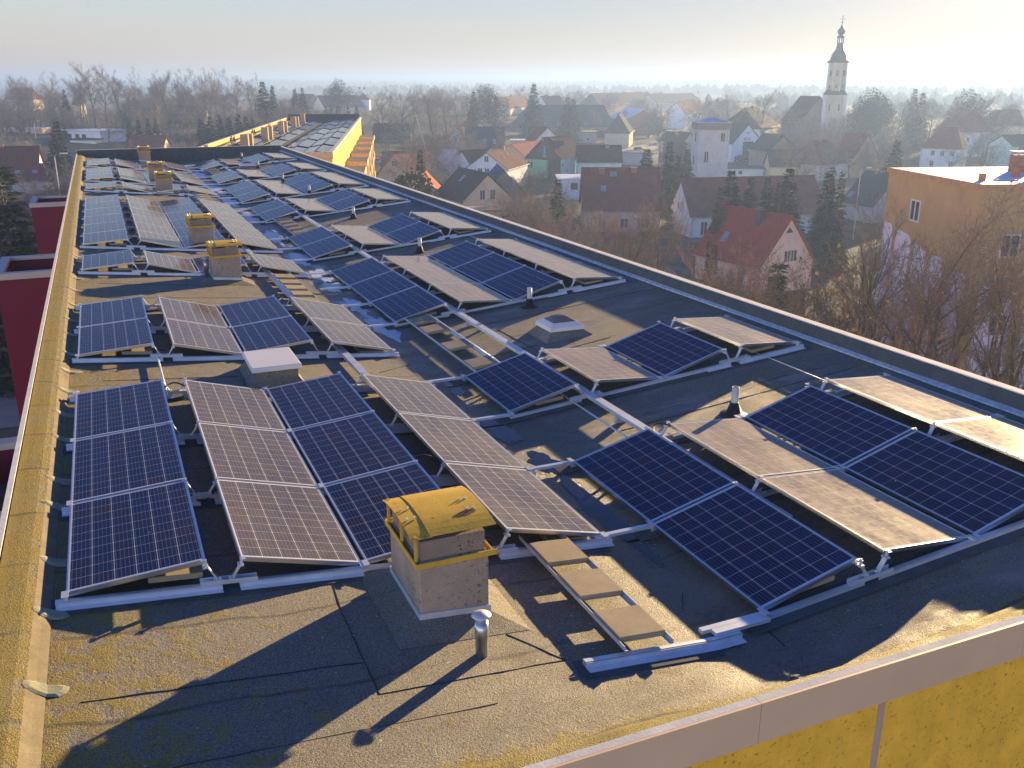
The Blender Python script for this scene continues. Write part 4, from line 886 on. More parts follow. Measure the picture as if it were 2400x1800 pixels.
house('small yellow gabled house with grey roof', rend((1801.7, 352.7), -12.0), rend((1868, 353), -12.0), 7.4, -15.4, -12.0, W_YEL, T_GREY, wins=[('g0', 0, 2.2, 1, 1.3)])
house('two storey pale house with hipped brown roof and small roof window', rend((1938, 328), -9.8), rend((1905, 330), -9.8), 11, -15.0, -9.8, wallm('wall_lilac', (.58, .53, .52)), T_RB, hip=(4.8, 4), sky_=[], wins=row('g0', [-3, 0, 3], 1.6, 1, 1.4) + row('s1', [-3, 0, 3], 1.6, 1, 1.4), chim=[(.3, .2, .6, .9)])
house('house with three bright windows in a big dark roof', rend((1092, 299), -8.7), rend((1180, 299), -8.7), 9, -14.2, -8.7, W_PALEG, T_SLATE, sky_=[(-3.3, -.74, 1.0, 1.6), (-.1, -.74, 1.0, 1.6), (3.2, -.74, 1.0, 1.6)])
house('narrow pale green house beside the dark roof with three windows', rend((1073, 301), -9.2), rend((1086, 298), -9.2), 6.0, -12.0, -9.2, W_PALEG, T_BROWN, wins=[('g0', -.8, 3.2, .8, 1.6), ('g0', .8, 3.2, .8, 1.6)])
house('orange roofed house with tan gable left of the green wall', rend((1199, 338.7), -10.9), rend((1260.6, 331.5), -10.9), 8.5, -14, -10.9, W_TAN, tiles('tiles_rust', (.30, .115, .085)))
house('small white gable with reddish roof behind the green walled house', rend((1283, 299), -8.3), rend((1262, 297), -8.3), 8, -12, -8.3, W_WHITE, T_RB)
house('pink gabled house with a mauve roof', rend((1071, 354), -11.2), rend((1040, 352), -11.2), 8, -14.6, -11.2, W_ROSE, tiles('tiles_mauve', (.36, .27, .31)), wins=[('g0', 1.4, 3, 1.4, 1.2)])
house('brown roofed house with pale side beside the pink gable', rend((1083, 354), -11.2), rend((1142, 351), -11.2), 7.5, -14.2, -11.2, W_WHITE, T_DK, chim=[(-4.6, .3, .5, .9)])
house('roughcast gabled house with a blue-grey roof behind the slate roof', rend((1180.5, 401), -10.4), rend((1164.7, 386.7), -10.4), 8, -14.4, -10.4, W_STONE, tiles('slate_blue', (.05, .075, .13)), wins=[('g0', .2, 5.0, .9, 1.1)])
house('whitewashed long house with dull brown roof by the big bare trees', rend((878, 291), -8.5), rend((962, 291), -8.5), 10, -13, -8.5, W_WHITE, T_DK)
house('far brown house with a bright gable at the edge of the fields', rend((1172, 228), -2.5), rend((1225, 225), -2.5), 10, -7.5, -2.5, wallm('wall_sunlit', (.62, .52, .38)), T_BROWN, chim=[(-2, 0, 1, 1)])
house('far house with dusky red roof, little turret and white gable', rend((1268, 226), -2.5), rend((1311, 225.5), -2.5), 11, -7.8, -2.5, W_WHITE, T_RB, chim=[(-3, 0, 1.4, .8)])
house('house with half-timbered wall and hipped brown roof among bare trees', rend((2240, 261), -5), rend((2290, 262), -5), 12, -11, -5, W_WHITE, T_RB, hip=(4, 4), wins=row('s0', [-4, -2, 0, 2, 4], 5.5, .8, 1.2))
house('white villa with dull red hipped roof and sunlit ridge', rend((2205, 300), -8), rend((2245, 301), -8), 9, -13, -8, W_WHITE, T_RB, hip=(3.5, 2.5), wins=row('s0', [-2.5, 0, 2.5], 4.6, 1, 1.3) + row('s0', [-2.5, 2.5], 1.8, 1, 1.4))
house('dark roofed grey gabled house deep in the haze', rend((2330, 259), -5.2), rend((2388, 259), -5.2), 11, -10, -5.2, W_CREAM, T_GREY, hip=(2.5, 0))
house('low pale barn with grey roof in the haze', rend((2350, 318), -9.5), rend((2410, 317), -9.5), 9, -12, -9.5, W_PALEG, T_GREY)
house('rusty roofed house beside the orange block', rend((2395, 345), -11.5), rend((2440, 345), -11.5), 8, -14.5, -11.5, W_PINK, T_OR)
house('hazy red roofed house left of the yard conifer', rend((1985, 313), -8.5), rend((2035, 316), -8.5), 9, -14, -8.5, W_TAN, T_RB, wins=[('s0', 0, 3, 1, 1.3)])
house('dark slate roofed house next to the orange block', rend((2030, 404), -11.2), rend((2076, 410), -11.2), 9, -16, -11.2, W_GREY, T_SLATE, sky_=[(-3, -.8, .7, 1.1)], chim=[(-1.2, 0, .5, .6)], L_add=3)
house('grey roofed low house behind the ivy inn', rend((1790, 314), -9.2), rend((1836, 318), -9.2), 8, -13, -9.2, W_STONE, T_GREY)
house('small dark gabled cottage in front of the brick hall', rend((1580, 312), -12), rend((1598, 308), -12), 7, -15.6, -12, W_DARK, T_DK)
house('cream cottage with grey-red roof near the tower', rend((1618, 312), -12.2), rend((1560, 309), -12.2), 7, -15, -12.2, W_CREAM, T_GREY)
# left side
house('house with wine red roof and light green walls above the near roof corner', rend((401.5, 250), -3.1), rend((482.8, 250), -3.1), 8.5, -8.0, -3.1, W_GREEN, T_DR, gable=W_LIME, wins=[('s0', 0, 2.6, 1, 1.2), ('s0', 3, 2.6, 1, 1.2)], sky_=[(-2.2, -.66, .8, 1), (.9, -.66, .8, 1)])
house('dark red roof with cream edged gable at the picture edge', rend((-25, 347), -6.9), rend((88, 345), -6.9), 8, -10.8, -6.9, W_WHITE, T_DR, chim=[(2.6, .4, .7, .6), (-2, .2, .7, .6)])
house('low dark roof in front of the cream edged gable', rend((-20, 389), -9.8), rend((150, 385), -9.8), 7, -12.2, -9.8, W_GREY, T_DR, sky_=[(-1.5, -.5, .7, .7), (1.2, -.5, .7, .7)])
house('house with frosted dark red roof and cream wall beside the crimson bays', rend((71, 478), -8.4), rend((-75, 478), -8.4), 10, -13.0, -8.4, W_CREAM, T_DRF, wins=[('s1', x, 2.9, 1.1, 1.3) for x in (-5, -1.8, 1.6, 3.6)], gable=W_CREAM)
house('low reddish roof with a bright gable behind the far parapet', rend((310, 319), -7.6), rend((388, 319), -7.6), 6.5, -10.2, -7.6, wallm('wall_sunlit', (.62, .52, .38)), T_RB, chim=[(2.5, .2, .4, .6), (1.2, .3, .4, .6)])
house('brick red shed roof beside the second solar roof', rend((440, 329), -8.2), rend((530, 328), -8.2), 6, -10.4, -8.2, W_STONE, T_RB)
house('orange-red roofed villa on the rise', rend((-15, 191), 3.6), rend((30, 194), 3.6), 10, -1.2, 3.6, W_CREAM, T_OR)
house('dark red hipped house on the wooded rise', rend((30, 207), 1.6), rend((76, 207), 1.6), 11, -3.4, 1.6, wallm('wall_sunlit', (.62, .52, .38)), T_DR, hip=(2, 2))
house('small sunlit gabled cottage under the tall bare trees', rend((191, 228), -1.5), rend((176, 228), -1.5), 6, -4.2, -1.5, wallm('wall_sunlit', (.62, .52, .38)), T_DK)
house('far sunlit gable glimpsed through the bare trees', rend((540, 222), -1.0), rend((534, 220), -1.0), 5, -4, -1.0, wallm('wall_sunlit', (.62, .52, .38)), T_DK, base=-11)
house('grey shed by the conifers left of the green house', rend((383, 256), -4), rend((400, 256), -4), 5, -6.5, -4, W_GREY, T_GREY)
house('long red roofed manor with white walls', rend((745, 225), -1.9), rend((838, 224), -1.9), 10, -7, -1.9, W_CREAM, T_RED if False else tiles('tiles_faded_red', (.20, .060, .055)), wins=row('s0', [-8, -4, 0, 4, 8], 3, 1, 1.3))
house('little white tower house with red pyramid roof', rend((851, 219), -.9), rend((851.4, 219), -.9), 6.5, -3.6, -.9, W_WHITE, tiles('tiles_faded_red', (.20, .060, .055)), hip=(3.2, 3.2), wins=row('s0', [-1.2, 1.2], 10.8, .7, 1.2))
house('reddish farmhouse roof far behind the yellow block', rend((695, 221), -1.5), rend((735, 222), -1.5), 9, -5, -1.5, W_STONE, T_BROWN)
house('low red roof beyond the cypress', rend((1090, 285), -8), rend((1125, 286), -8), 7, -10.5, -8, wallm('wall_sunlit', (.62, .52, .38)), tiles('tiles_faded_red', (.20, .060, .055)))
# flat roofed buildings
def flat(label, u0, u1, v, Z, dep, hh, wall, roof, wins=(), chim=(), cat='house', skew=0.0, name='bungalow'):
    A = at(u0, v, Z); B = at(u1, v + skew, Z); dv = B - A; dv.z = 0; L = dv.length; ang = math.atan2(dv.y, dv.x); g0 = gz(A.x, A.y) - 1.5
    z0 = min(Z - hh, g0 + 1.5) if hh else g0
    t = thing(name, (A.x, A.y, z0), label, cat, 'houses of the town', ang); H_ = Z - z0
    b = MB(); b.box(0, L, 0, dep, 0, H_ - .25); b.build('wall', wall, t); b = MB(); b.box(-.5, L + .5, -.6, dep + .5, H_ - .25, H_); ro = b.build('roof', roof, t)
    for (cx, cy_, ww, ch_) in chim: b = MB(); b.box(cx - ww / 2, cx + ww / 2, cy_ - ww / 2, cy_ + ww / 2, H_ - .01, H_ + ch_); b.build('chimney', BRICK, ro)
    for (s, z, w_, h_) in wins:
        b = MB(); pn = MB(); zz = H_ + z
        for q in ((s - w_ / 2 - .1, s + w_ / 2 + .1, zz - h_ / 2 - .1, zz - h_ / 2), (s - w_ / 2 - .1, s + w_ / 2 + .1, zz + h_ / 2, zz + h_ / 2 + .1), (s - w_ / 2 - .1, s - w_ / 2, zz - h_ / 2, zz + h_ / 2), (s + w_ / 2, s + w_ / 2 + .1, zz - h_ / 2, zz + h_ / 2)): b.box(q[0], q[1], -.06, .0, q[2], q[3])
        o = b.build('window', WFRAME, t); pn.box(s - w_ / 2, s + w_ / 2, -.03, .01, zz - h_ / 2, zz + h_ / 2); pn.build('pane', PANE, o)
    return t
flat('flat roofed bungalow with frosty roof and dark balcony band', 9, 96, 300, -7.6, 9, 4.5, W_PINK, SNOW, [(2, -1.6, 3.2, 1.3), (6.6, -1.5, 1.2, 1.2)], [(4.6, 6, .6, .8), (9, 6, .7, 1.2)])
flat('flat roofed bungalow with a sunlit end wall', 150, 234, 303, -7.4, 8, 4.6, wallm('wall_bluish_white', (.58, .60, .66)), SNOW, [(1.8, -1.7, 1.8, 1.2), (5, -1.7, 1.6, 1.3), (7.6, -1.7, 1.6, 1.3)], [(7.4, 5, .6, 1.2)], skew=3)
flat('dark tarred garage roof in front of the sunlit bungalow', 163, 222, 326, -9.3, 5, 2.6, W_WHITE, tiles('tar_roof', (.035, .04, .05)), name='garage', cat='garage')
flat('white shed with sunny flat roof between the turquoise wall and the red-brown roof', 1312, 1362, 418, -14.6, 9, 3, wallm('wall_bluish_white', (.58, .60, .66)), SNOW, [(3, -1.6, 1.4, 1.4)], name='shed', cat='shed')
flat('cream annex with flat roof below the slate roofed house', 1098, 1212, 492, -14.2, 4, 3, W_CREAM, plain('annex_roof', (.22, .20, .16), .9), [(5.5, -1.3, .8, .7)], name='annex', cat='annex', skew=-2)
flat('grey concrete workshop beside the hip roofed corner house', 1328, 1399, 309, -13.0, 12, 4, W_GREY, plain('tar', (.10, .10, .105), .9), [(4, -2, 1, .8), (8, -2.6, .8, .8)], name='workshop', cat='workshop')
flat('low glasshouse roof behind the green walled house', 1199, 1232, 328, -13, 6, 3, W_GREY, SNOW, name='glasshouse', cat='glasshouse')
flat('white garage building below the inn', 1708, 1790, 393, -16.4, 6, 2.5, W_WHITE, plain('tar', (.10, .10, .105), .9), [(3, -1.2, 1, .8)], name='garage', cat='garage')
flat('low white garage behind the big bare trees', 905, 955, 236, -9, 7, 3, W_WHITE, SNOW, name='garage', cat='garage')
flat('blue roofed long shed left of the large spruce', 1455, 1528, 356, -15.2, 9, 3, W_GREY, plain('blue_tin', (.075, .10, .15), .6, .2, .2, 1), name='shed', cat='shed', skew=2)
# concrete drying tower
c_ = at(1667, 300, -5.2); t = thing('concrete_tower', (c_.x, c_.y, GZ), 'bare grey concrete tower with narrow openings', 'tower', None, R(-22)); Hh = 4 - (282 - 195) * 200 / FPX - GZ - 1
b = MB(); b.box(-3.35, 3.35, -3.1, 3.1, 0, 13.6); b.build('shaft', wallm('tower_concrete', (.43, .41, .40), .6), t)
b = MB(); b.box(-3.6, 3.6, -3.35, 3.35, 13.6, 15.0); b.build('parapet', wallm('tower_concrete_dark', (.22, .20, .19), .7), t)
b = MB(); b.box(-3.7, 3.7, -3.45, 3.45, 15.0, 15.15); b.lathe([(4.6, 15.15), (.2, 16.1)], (0, 0, 0), 4, 0, R(45)); b.build('roof', plain('tower_tin', (.30, .40, .52), .4, .5, .3, 1), t)
for (x, z, w_, h_) in ((1.9, 12.0, .8, 1.7), (-1.4, 7.9, .8, 2.2)):
    b = MB(); b.box(x - w_ / 2, x + w_ / 2, -3.13, -3.0, z - h_ / 2, z + h_ / 2); o = b.build('opening', plain('dark_opening', (.04, .036, .03), .9), t); b = MB(); b.box(x - .05, x + .1, -3.16, -3.13, z - h_ / 2, z + h_ / 2); b.build('shutter', W_TAN, o)
for (y, z) in ((-.5, 12), (.4, 7), (-.3, 3)): b = MB(); b.box(-3.38, -3.3, y - .4, y + .4, z - 1, z + 1); b.build('opening', MATS['dark_opening'], t)
# church
cp = at(1955, 252, -7.0); D_ch = (cp - CAM).length; k_ = D_ch / 355.0
cp = CAM + ray(1953, 262) * 330; cbase = gz(cp.x, cp.y)
ch = thing('church', (cp.x, cp.y, cbase), 'church with tall pale tower and dark onion spire', 'church', None, R(-40))
S_ = 330 / FPX
def zc(v): d = ray(1955, v); return (CAM + d * 330).z - cbase
W_CH = wallm('church_yellow', (.40, .355, .25), .2); W_CHP = wallm('church_pilaster', (.48, .46, .42), .2); COP = plain('church_slate', (.050, .060, .070), .6, .1, .25, .4)
b = MB(); hw = 3.4; z1 = zc(221); b.box(-hw, hw, -hw, hw, 0, z1); b.build('tower_base', W_CH, ch)
b = MB()
for sx in (-1, 1):
    for sy in (-1, 1): b.box(sx * hw - .55, sx * hw + .55, sy * hw - .55, sy * hw + .55, 0, z1 - .2)
b.build('corner_pilaster', W_CHP, ch)
b = MB(); b.hexa([(-hw - .7, -hw - .7, z1 - .1), (hw + .7, -hw - .7, z1 - .1), (hw + .7, hw + .7, z1 - .1), (-hw - .7, hw + .7, z1 - .1), (-hw + .6, -hw + .6, z1 + 1.6), (hw - .6, -hw + .6, z1 + 1.6), (hw - .6, hw - .6, z1 + 1.6), (-hw + .6, hw - .6, z1 + 1.6)]); b.build('cornice', COP, ch)
z2 = zc(147); b = MB(); b.lathe([(3.35, z1 + .8), (3.2, z2)], (0, 0, 0), 8, 0, R(22.5)); b.build('tower_shaft', W_CH, ch)
b = MB()
for q in range(8):
    a = R(22.5 + 45 * q); b.tube([(3.3 * math.cos(a), 3.3 * math.sin(a), z1 + .9), (3.15 * math.cos(a), 3.15 * math.sin(a), z2)], .30, 4)
b.build('shaft_pilaster', W_CHP, ch)
for q in range(8):
    a = R(45 * q); 
    for zz, hh in ((z1 + (z2 - z1) * .66, 1.9), (z1 + (z2 - z1) * .25, 1.1)):
        c0 = Vector((math.cos(a), math.sin(a), 0)); tt = Vector((-c0.y, c0.x, 0)); b = MB(); p0 = c0 * 3.05 + Vector((0, 0, zz))
        b.hexa([p0 - tt * .4 - Vector((0, 0, hh / 2)) - c0 * .3, p0 + tt * .4 - Vector((0, 0, hh / 2)) - c0 * .3, p0 + tt * .4 - Vector((0, 0, hh / 2)) + c0 * .10, p0 - tt * .4 - Vector((0, 0, hh / 2)) + c0 * .10,
                p0 - tt * .4 + Vector((0, 0, hh / 2)) - c0 * .3, p0 + tt * .4 + Vector((0, 0, hh / 2)) - c0 * .3, p0 + tt * .4 + Vector((0, 0, hh / 2)) + c0 * .10, p0 - tt * .4 + Vector((0, 0, hh / 2)) + c0 * .10]); b.build('tower_window', PANE, ch)
for sx, sy, rot_ in ((0, -1, 0), (-1, 0, 90)):
    for off in (-1.6, 1.6):
        b = MB()
        if rot_ == 0: b.box(off - .3, off + .3, -hw - .06, -hw + .1, z1 - 5.6, z1 - 3.2)
        else: b.box(-hw - .06, -hw + .1, off - .3, off + .3, z1 - 5.6, z1 - 3.2)
        b.build('tower_window', PANE, ch)
px = lambda w_: w_ * S_ * .5 * .2941
b = MB(); b.lathe([(3.7, z2 - .1), (3.75, z2 + .35), (px(128), zc(141)), (px(122), zc(136)), (px(104), zc(127)), (px(62), zc(118)), (px(50), zc(110)), (px(52), zc(107)), (px(44), zc(106)), (px(44), zc(104.5))], (0, 0, 0), 16); b.build('spire_bell', COP, ch, False, True)
b = MB()
for q in range(8):
    a = R(45 * q + 22.5); b.tube([(px(46) * math.cos(a), px(46) * math.sin(a), zc(105)), (px(46) * math.cos(a), px(46) * math.sin(a), zc(90))], .17, 5)
b.lathe([(px(46), zc(92)), (px(58), zc(90)), (px(60), zc(88.5)), (px(36), zc(85)), (px(30), zc(83.5))], (0, 0, 0), 12); b.lathe([(px(46), zc(105)), (px(44), zc(102.5))], (0, 0, 0), 12); b.build('lantern', COP, ch, False, True)
b = MB(); b.lathe([(px(28), zc(84)), (px(50), zc(81.5)), (px(62), zc(77)), (px(54), zc(73)), (px(30), zc(69)), (px(10), zc(62)), (px(6), zc(58)), (.05, zc(57.5))], (0, 0, 0), 16); b.build('onion', COP, ch, False, True)
b = MB(); b.lathe([(.05, zc(58)), (px(12), zc(57)), (px(14), zc(55.5)), (px(10), zc(54.2)), (.05, zc(53.8))], (0, 0, 0), 10); b.tube([(0, 0, zc(54)), (0, 0, zc(41))], .07, 5); b.box(-.75, .75, -.04, .04, zc(49) - .06, zc(49) + .10); b.lathe([(.05, zc(44)), (px(11), zc(43)), (px(11), zc(42)), (.05, zc(41))], (0, 0, 0), 8); b.build('weather_vane', COP, ch)
nv_ = thing('church_nave', (cp.x, cp.y, cbase), 'church nave with dark roof beside the tall tower', 'church'); na, nb = CAM + ray(1876, 226) * 345, CAM + ray(1922, 227) * 330
bpy.data.objects.remove(nv_)
house('church nave with a dark steep roof beside the tall tower', (na.x, na.y, -.6), (nb.x, nb.y, -.6), 13, -9, -.7, W_STONE, T_DK, name='church_nave', cat='church')
# second solar block
RZ2 = -1.0
a2, c2 = at(845.5, 274, RZ2), at(778, 355.8, RZ2); dv = (a2 - c2); dv.z = 0; L2 = dv.length; ang2 = math.atan2(dv.y, dv.x); W2 = 11.3
b2 = thing('apartment_block', (c2.x, c2.y, GZ + 4), 'second yellow apartment block with solar roof and stepped balconies', 'building', None, ang2); H2 = RZ2 - GZ - 4   # local x along block, +y to the left
YELLOW2 = wallm('yellow_wall', (.66, .42, .10), .2)
def r2(y): return H2 - .35 - .065 * (W2 / 2 - abs(y - W2 / 2)) + .0
b = MB(); b.box(0, L2, 0, W2, 0, H2 - .9); b.box(0, L2, 0, .2, H2 - .9, H2 - .06); b.box(0, .2, .2, W2, H2 - .9, H2 - .06); b.box(0, L2, W2 - .2, W2, H2 - .9, H2 - .06); b.build('wall', YELLOW2, b2)
b = MB(); b.box(L2 - .2, L2, .2, W2 - .2, H2 - .9, H2 + .45); b.build('parapet', DARKFELT, b2)
b = MB(); ys_ = [.2, W2 / 2, W2 - .2]
for y0, y1 in zip(ys_, ys_[1:]): b.poly([(.2, y0, r2(y0)), (L2 - .2, y0, r2(y0)), (L2 - .2, y1, r2(y1)), (.2, y1, r2(y1))])
b.build('roof', DARKFELT, b2)
b = MB(); b.box(-.08, L2 + .08, -.08, .24, H2 - .06, H2); b.box(-.08, .24, .24, W2 - .24, H2 - .06, H2); b.box(-.08, L2 + .08, W2 - .24, W2 + .08, H2 - .06, H2); b.build('coping', plain('coping_beige', (.56, .46, .36), .6), b2)
b = MB(); b.box(-.07, 0.0, -.07, W2 + .07, H2 - .55, H2 - .065); b.box(0.001, L2, -.07, 0.0, H2 - .30, H2 - .065); b.build('fascia', plain('fascia_warm', (.60, .40, .22), .6), b2)
nb_ = 6
for i in range(nb_):
    x0 = 9.5 + i * (L2 - 12) / nb_; b = MB()
    b.box(x0, x0 + 6.0, -1.9, -.075, 0, H2 - 2.6); bal = b.build('balcony_tower', YELLOW2, b2)
    b = MB(); b.box(x0 - .15, x0 + 6.15, -2.1, -.076, H2 - 2.6, H2 - 2.35); b.build('balcony_roof', DARKFELT, bal)
    b = MB(); b.box(x0 - .18, x0 + 6.18, -2.14, -2.1005, H2 - 2.85, H2 - 2.33); b.box(x0 - .18, x0 - .1505, -2.1, -.08, H2 - 2.85, H2 - 2.33); b.build('balcony_trim', MATS['fascia_warm'], bal)
    for k in range(5):
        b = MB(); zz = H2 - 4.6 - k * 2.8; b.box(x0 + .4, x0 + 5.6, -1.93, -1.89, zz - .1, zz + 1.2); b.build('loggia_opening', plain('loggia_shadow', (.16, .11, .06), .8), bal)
        b = MB(); b.box(x0 + .2, x0 + 5.8, -2.05, -1.935, zz - 1.1, zz - .1); b.build('balcony_panel', plain('balcony_orange', (.58, .33, .12), .7, 0, .1), bal)
random.seed(2)
for i, (x, y) in enumerate([(12, 8.2), (13.2, 8.0), (26, 8.2), (28, 8.0), (41, 8.2), (43, 8), (56, 8.2), (58, 8), (70, 8.2)]):
    b = MB(); b.box(x - .4, x + .4, y - .33, y + .33, r2(y) - .05, H2 + .75); b.build('chimney', wallm('far_chimney', (.36, .25, .16)), b2)
m = MB(); m.box(.012, .98, .012, 1.64, -.03, 0)
FAR_ME = m.mesh('solar_panel', CELLS); FAR_ME.materials.append(ALU); m2_ = MB()
import itertools
yc = [.45, 1.60, 2.75, 3.90, 5.9, 7.05, 8.3, 9.5]; rn2 = ['row along its sunny edge', 'second row from its sunny edge', 'third row from its sunny edge', 'fourth row from its sunny edge', 'fifth row from its sunny edge', 'sixth row from its sunny edge', 'seventh row from its sunny edge', 'eighth row from its sunny edge']
rest = []
M2 = Matrix.Translation((c2.x, c2.y, GZ + 4)) @ Matrix.Rotation(ang2, 4, 'Z')
for r_i, y in enumerate(yc):
    n_i = 0
    for i in range(38):
        x = 3.5 + i * 1.9
        if x > L2 - 5 or (i % 6) == (5 if r_i > 3 else 4): continue
        if r_i in (5, 6) and any(abs(x + .8 - cx) < 1.5 for cx in (12, 13.2, 26, 28, 41, 43, 56, 58, 70)): continue
        n_i += 1; up = (r_i % 2 == 0); zl = r2(y + .5) + .12
        mw = M2 @ Matrix.Translation((x + 1.65, y, zl + (.0 if up else .18))) @ Matrix.Rotation(R(90), 4, 'Z') @ Matrix.Rotation(R(-10 if up else 10), 4, 'Y')
        if n_i > 19: rest.append(mw); continue
        o = bpy.data.objects.new('solar_panel', FAR_ME); C.objects.link(o); o.matrix_world = mw
        tag(o, f"tiny solar panel on the second yellow block, {rn2[r_i]}", 'solar panel', f'far solar panels, {rn2[r_i]}')
b = MB()
for mw in rest:
    b.poly([mw @ Vector(q) for q in ((0, 0, 0), (.98, 0, 0), (.98, 1.64, 0), (0, 1.64, 0))])
tag(b.build('solar_panel_rows', plain('far_cells', (.03, .045, .10), .25, 0, .3, .4, spec=.3)), 'farthest rows of solar panels on the second yellow block', 'solar panels', None, 'stuff')
# orange block on the right
a3, b3 = at(2085.7, 393, -2.7), at(2307, 433, -2.7); dv = a3 - b3; dv.z = 0; L3 = dv.length; ang3 = math.atan2(dv.y, dv.x); W3 = 22
o3 = thing('apartment_block', (b3.x, b3.y, GZ), 'orange apartment block with frosty white roof and white lower walls', 'building', None, ang3); H3 = -2.7 - GZ
OR3 = wallm('orange_render', (.42, .265, .12), .15); WH3 = wallm('lilac_white_render', (.60, .57, .62), .3)
b = MB(); b.box(0, L3, -W3, 0, 0, H3 - .12); b.build('wall', OR3, o3)
b = MB(); b.box(-.12, L3 + .12, -W3, .12, H3 - .12, H3); b.build('roof', SNOW, o3)
b = MB(); b.box(-.16, L3 + .16, .121, .16, H3 - .35, H3 + .03); b.box(-.16, -.121, -W3, .12, H3 - .35, H3 + .03); b.build('roof_edge', plain('orange_edge', (.46, .24, .12), .6), o3)
random.seed(9)
def blob(parent, face, s0, s1, z0, z1, seed):
    b = MB(); n = 22; pts = []
    for k in range(n):
        a = 2 * math.pi * k / n; e = 1 + .10 * mnoise.noise(Vector((math.cos(a) * 1.4 + seed * 5, math.sin(a) * 1.4, 1)))
        ca, sa = math.cos(a), math.sin(a); q = .28; cx_ = math.copysign(abs(ca) ** q, ca) * e; sz_ = math.copysign(abs(sa) ** q, sa) * e
        pts.append(((s0 + s1) / 2 + cx_ * (s1 - s0) / 2, (z0 + z1) / 2 + sz_ * (z1 - z0) / 2))
    z = .012
    b.poly([(s, z, zz) for s, zz in pts] if face == 'l' else [(-z, -s, zz) for s, zz in pts]); b.build('painted_panel', WH3, parent)
for i, (s0, s1, z0, z1) in enumerate([(.4, 3.2, .3, 9.9), (3.7, 5.8, .3, 10.4), (6.2, 8.3, .3, 10.9), (8.7, 11.4, .3, 11.4), (11.9, 13.6, .3, 11.9)]): blob(o3, 'l', s0, s1, z0, z1, i)
for i, (s0, s1, z0, z1) in enumerate([(.8, 3.6, .3, 9.3), (4.4, 9.6, .3, 9.6), (10, 16, .3, 9.0)]): blob(o3, 'f', s0, s1, z0, z1, i + 9)
def win3(face, s, z):
    b = MB(); pn = MB(); w_, h_ = 1.25, 1.45
    def bx(mb, a0, a1, z0, z1, d0, d1):
        if face == 'l': mb.box(a0, a1, d0, d1, z0, z1)
        else: mb.box(-d1, -d0, -a1, -a0, z0, z1)
    for a0, a1, z0, z1 in ((s - w_ / 2 - .12, s - w_ / 2, z - h_ / 2, z + h_ / 2), (s + w_ / 2, s + w_ / 2 + .12, z - h_ / 2, z + h_ / 2), (s - w_ / 2 - .12, s + w_ / 2 + .12, z + h_ / 2, z + h_ / 2 + .12), (s - w_ / 2 - .12, s + w_ / 2 + .12, z - h_ / 2 - .12, z - h_ / 2), (s - .06, s + .06, z - h_ / 2, z + h_ / 2)): bx(b, a0, a1, z0, z1, .014, .09)
    o = b.build('window', WFRAME, o3); bx(pn, s - w_ / 2, s + w_ / 2, z - h_ / 2, z + h_ / 2, .013, .045); pn.build('pane', PANE, o)
win3('l', 8.7, 13.4)
for z in (12.0, 9.0, 6.2, 3.4): win3('f', 2.6, z); win3('f', 7.6, z)
rf3 = [c for c in o3.children if c.name.startswith('roof')][0]
for (x, y, sx, h_, mt) in ((9.2, -8.5, .7, 1.3, BRICK), (5.2, -15, .75, 1.3, BRICK), (2.2, -5.5, .75, .9, BRICK), (5.2, -5.6, .22, .7, plain('orange_pot', (.42, .15, .06), .7)), (2.8, -1.5, .2, .5, MATS['orange_pot'])):
    b = MB(); b.box(x - sx * .7, x + sx * .7, y - sx, y + sx, H3, H3 + h_); c_ = b.build('chimney', mt, rf3)
    if sx > .3: b = MB(); b.box(x - sx * .7 - .12, x + sx * .7 + .12, y - sx - .12, y + sx + .12, H3 + h_ + .2, H3 + h_ + .3); [b.box(x + i * sx * .6 - .05, x + i * sx * .6 + .05, y + j * sx * .85 - .05, y + j * sx * .85 + .05, H3 + h_, H3 + h_ + .2) for i in (-1, 1) for j in (-1, 1)]; b.build('cowl', STEEL, c_)
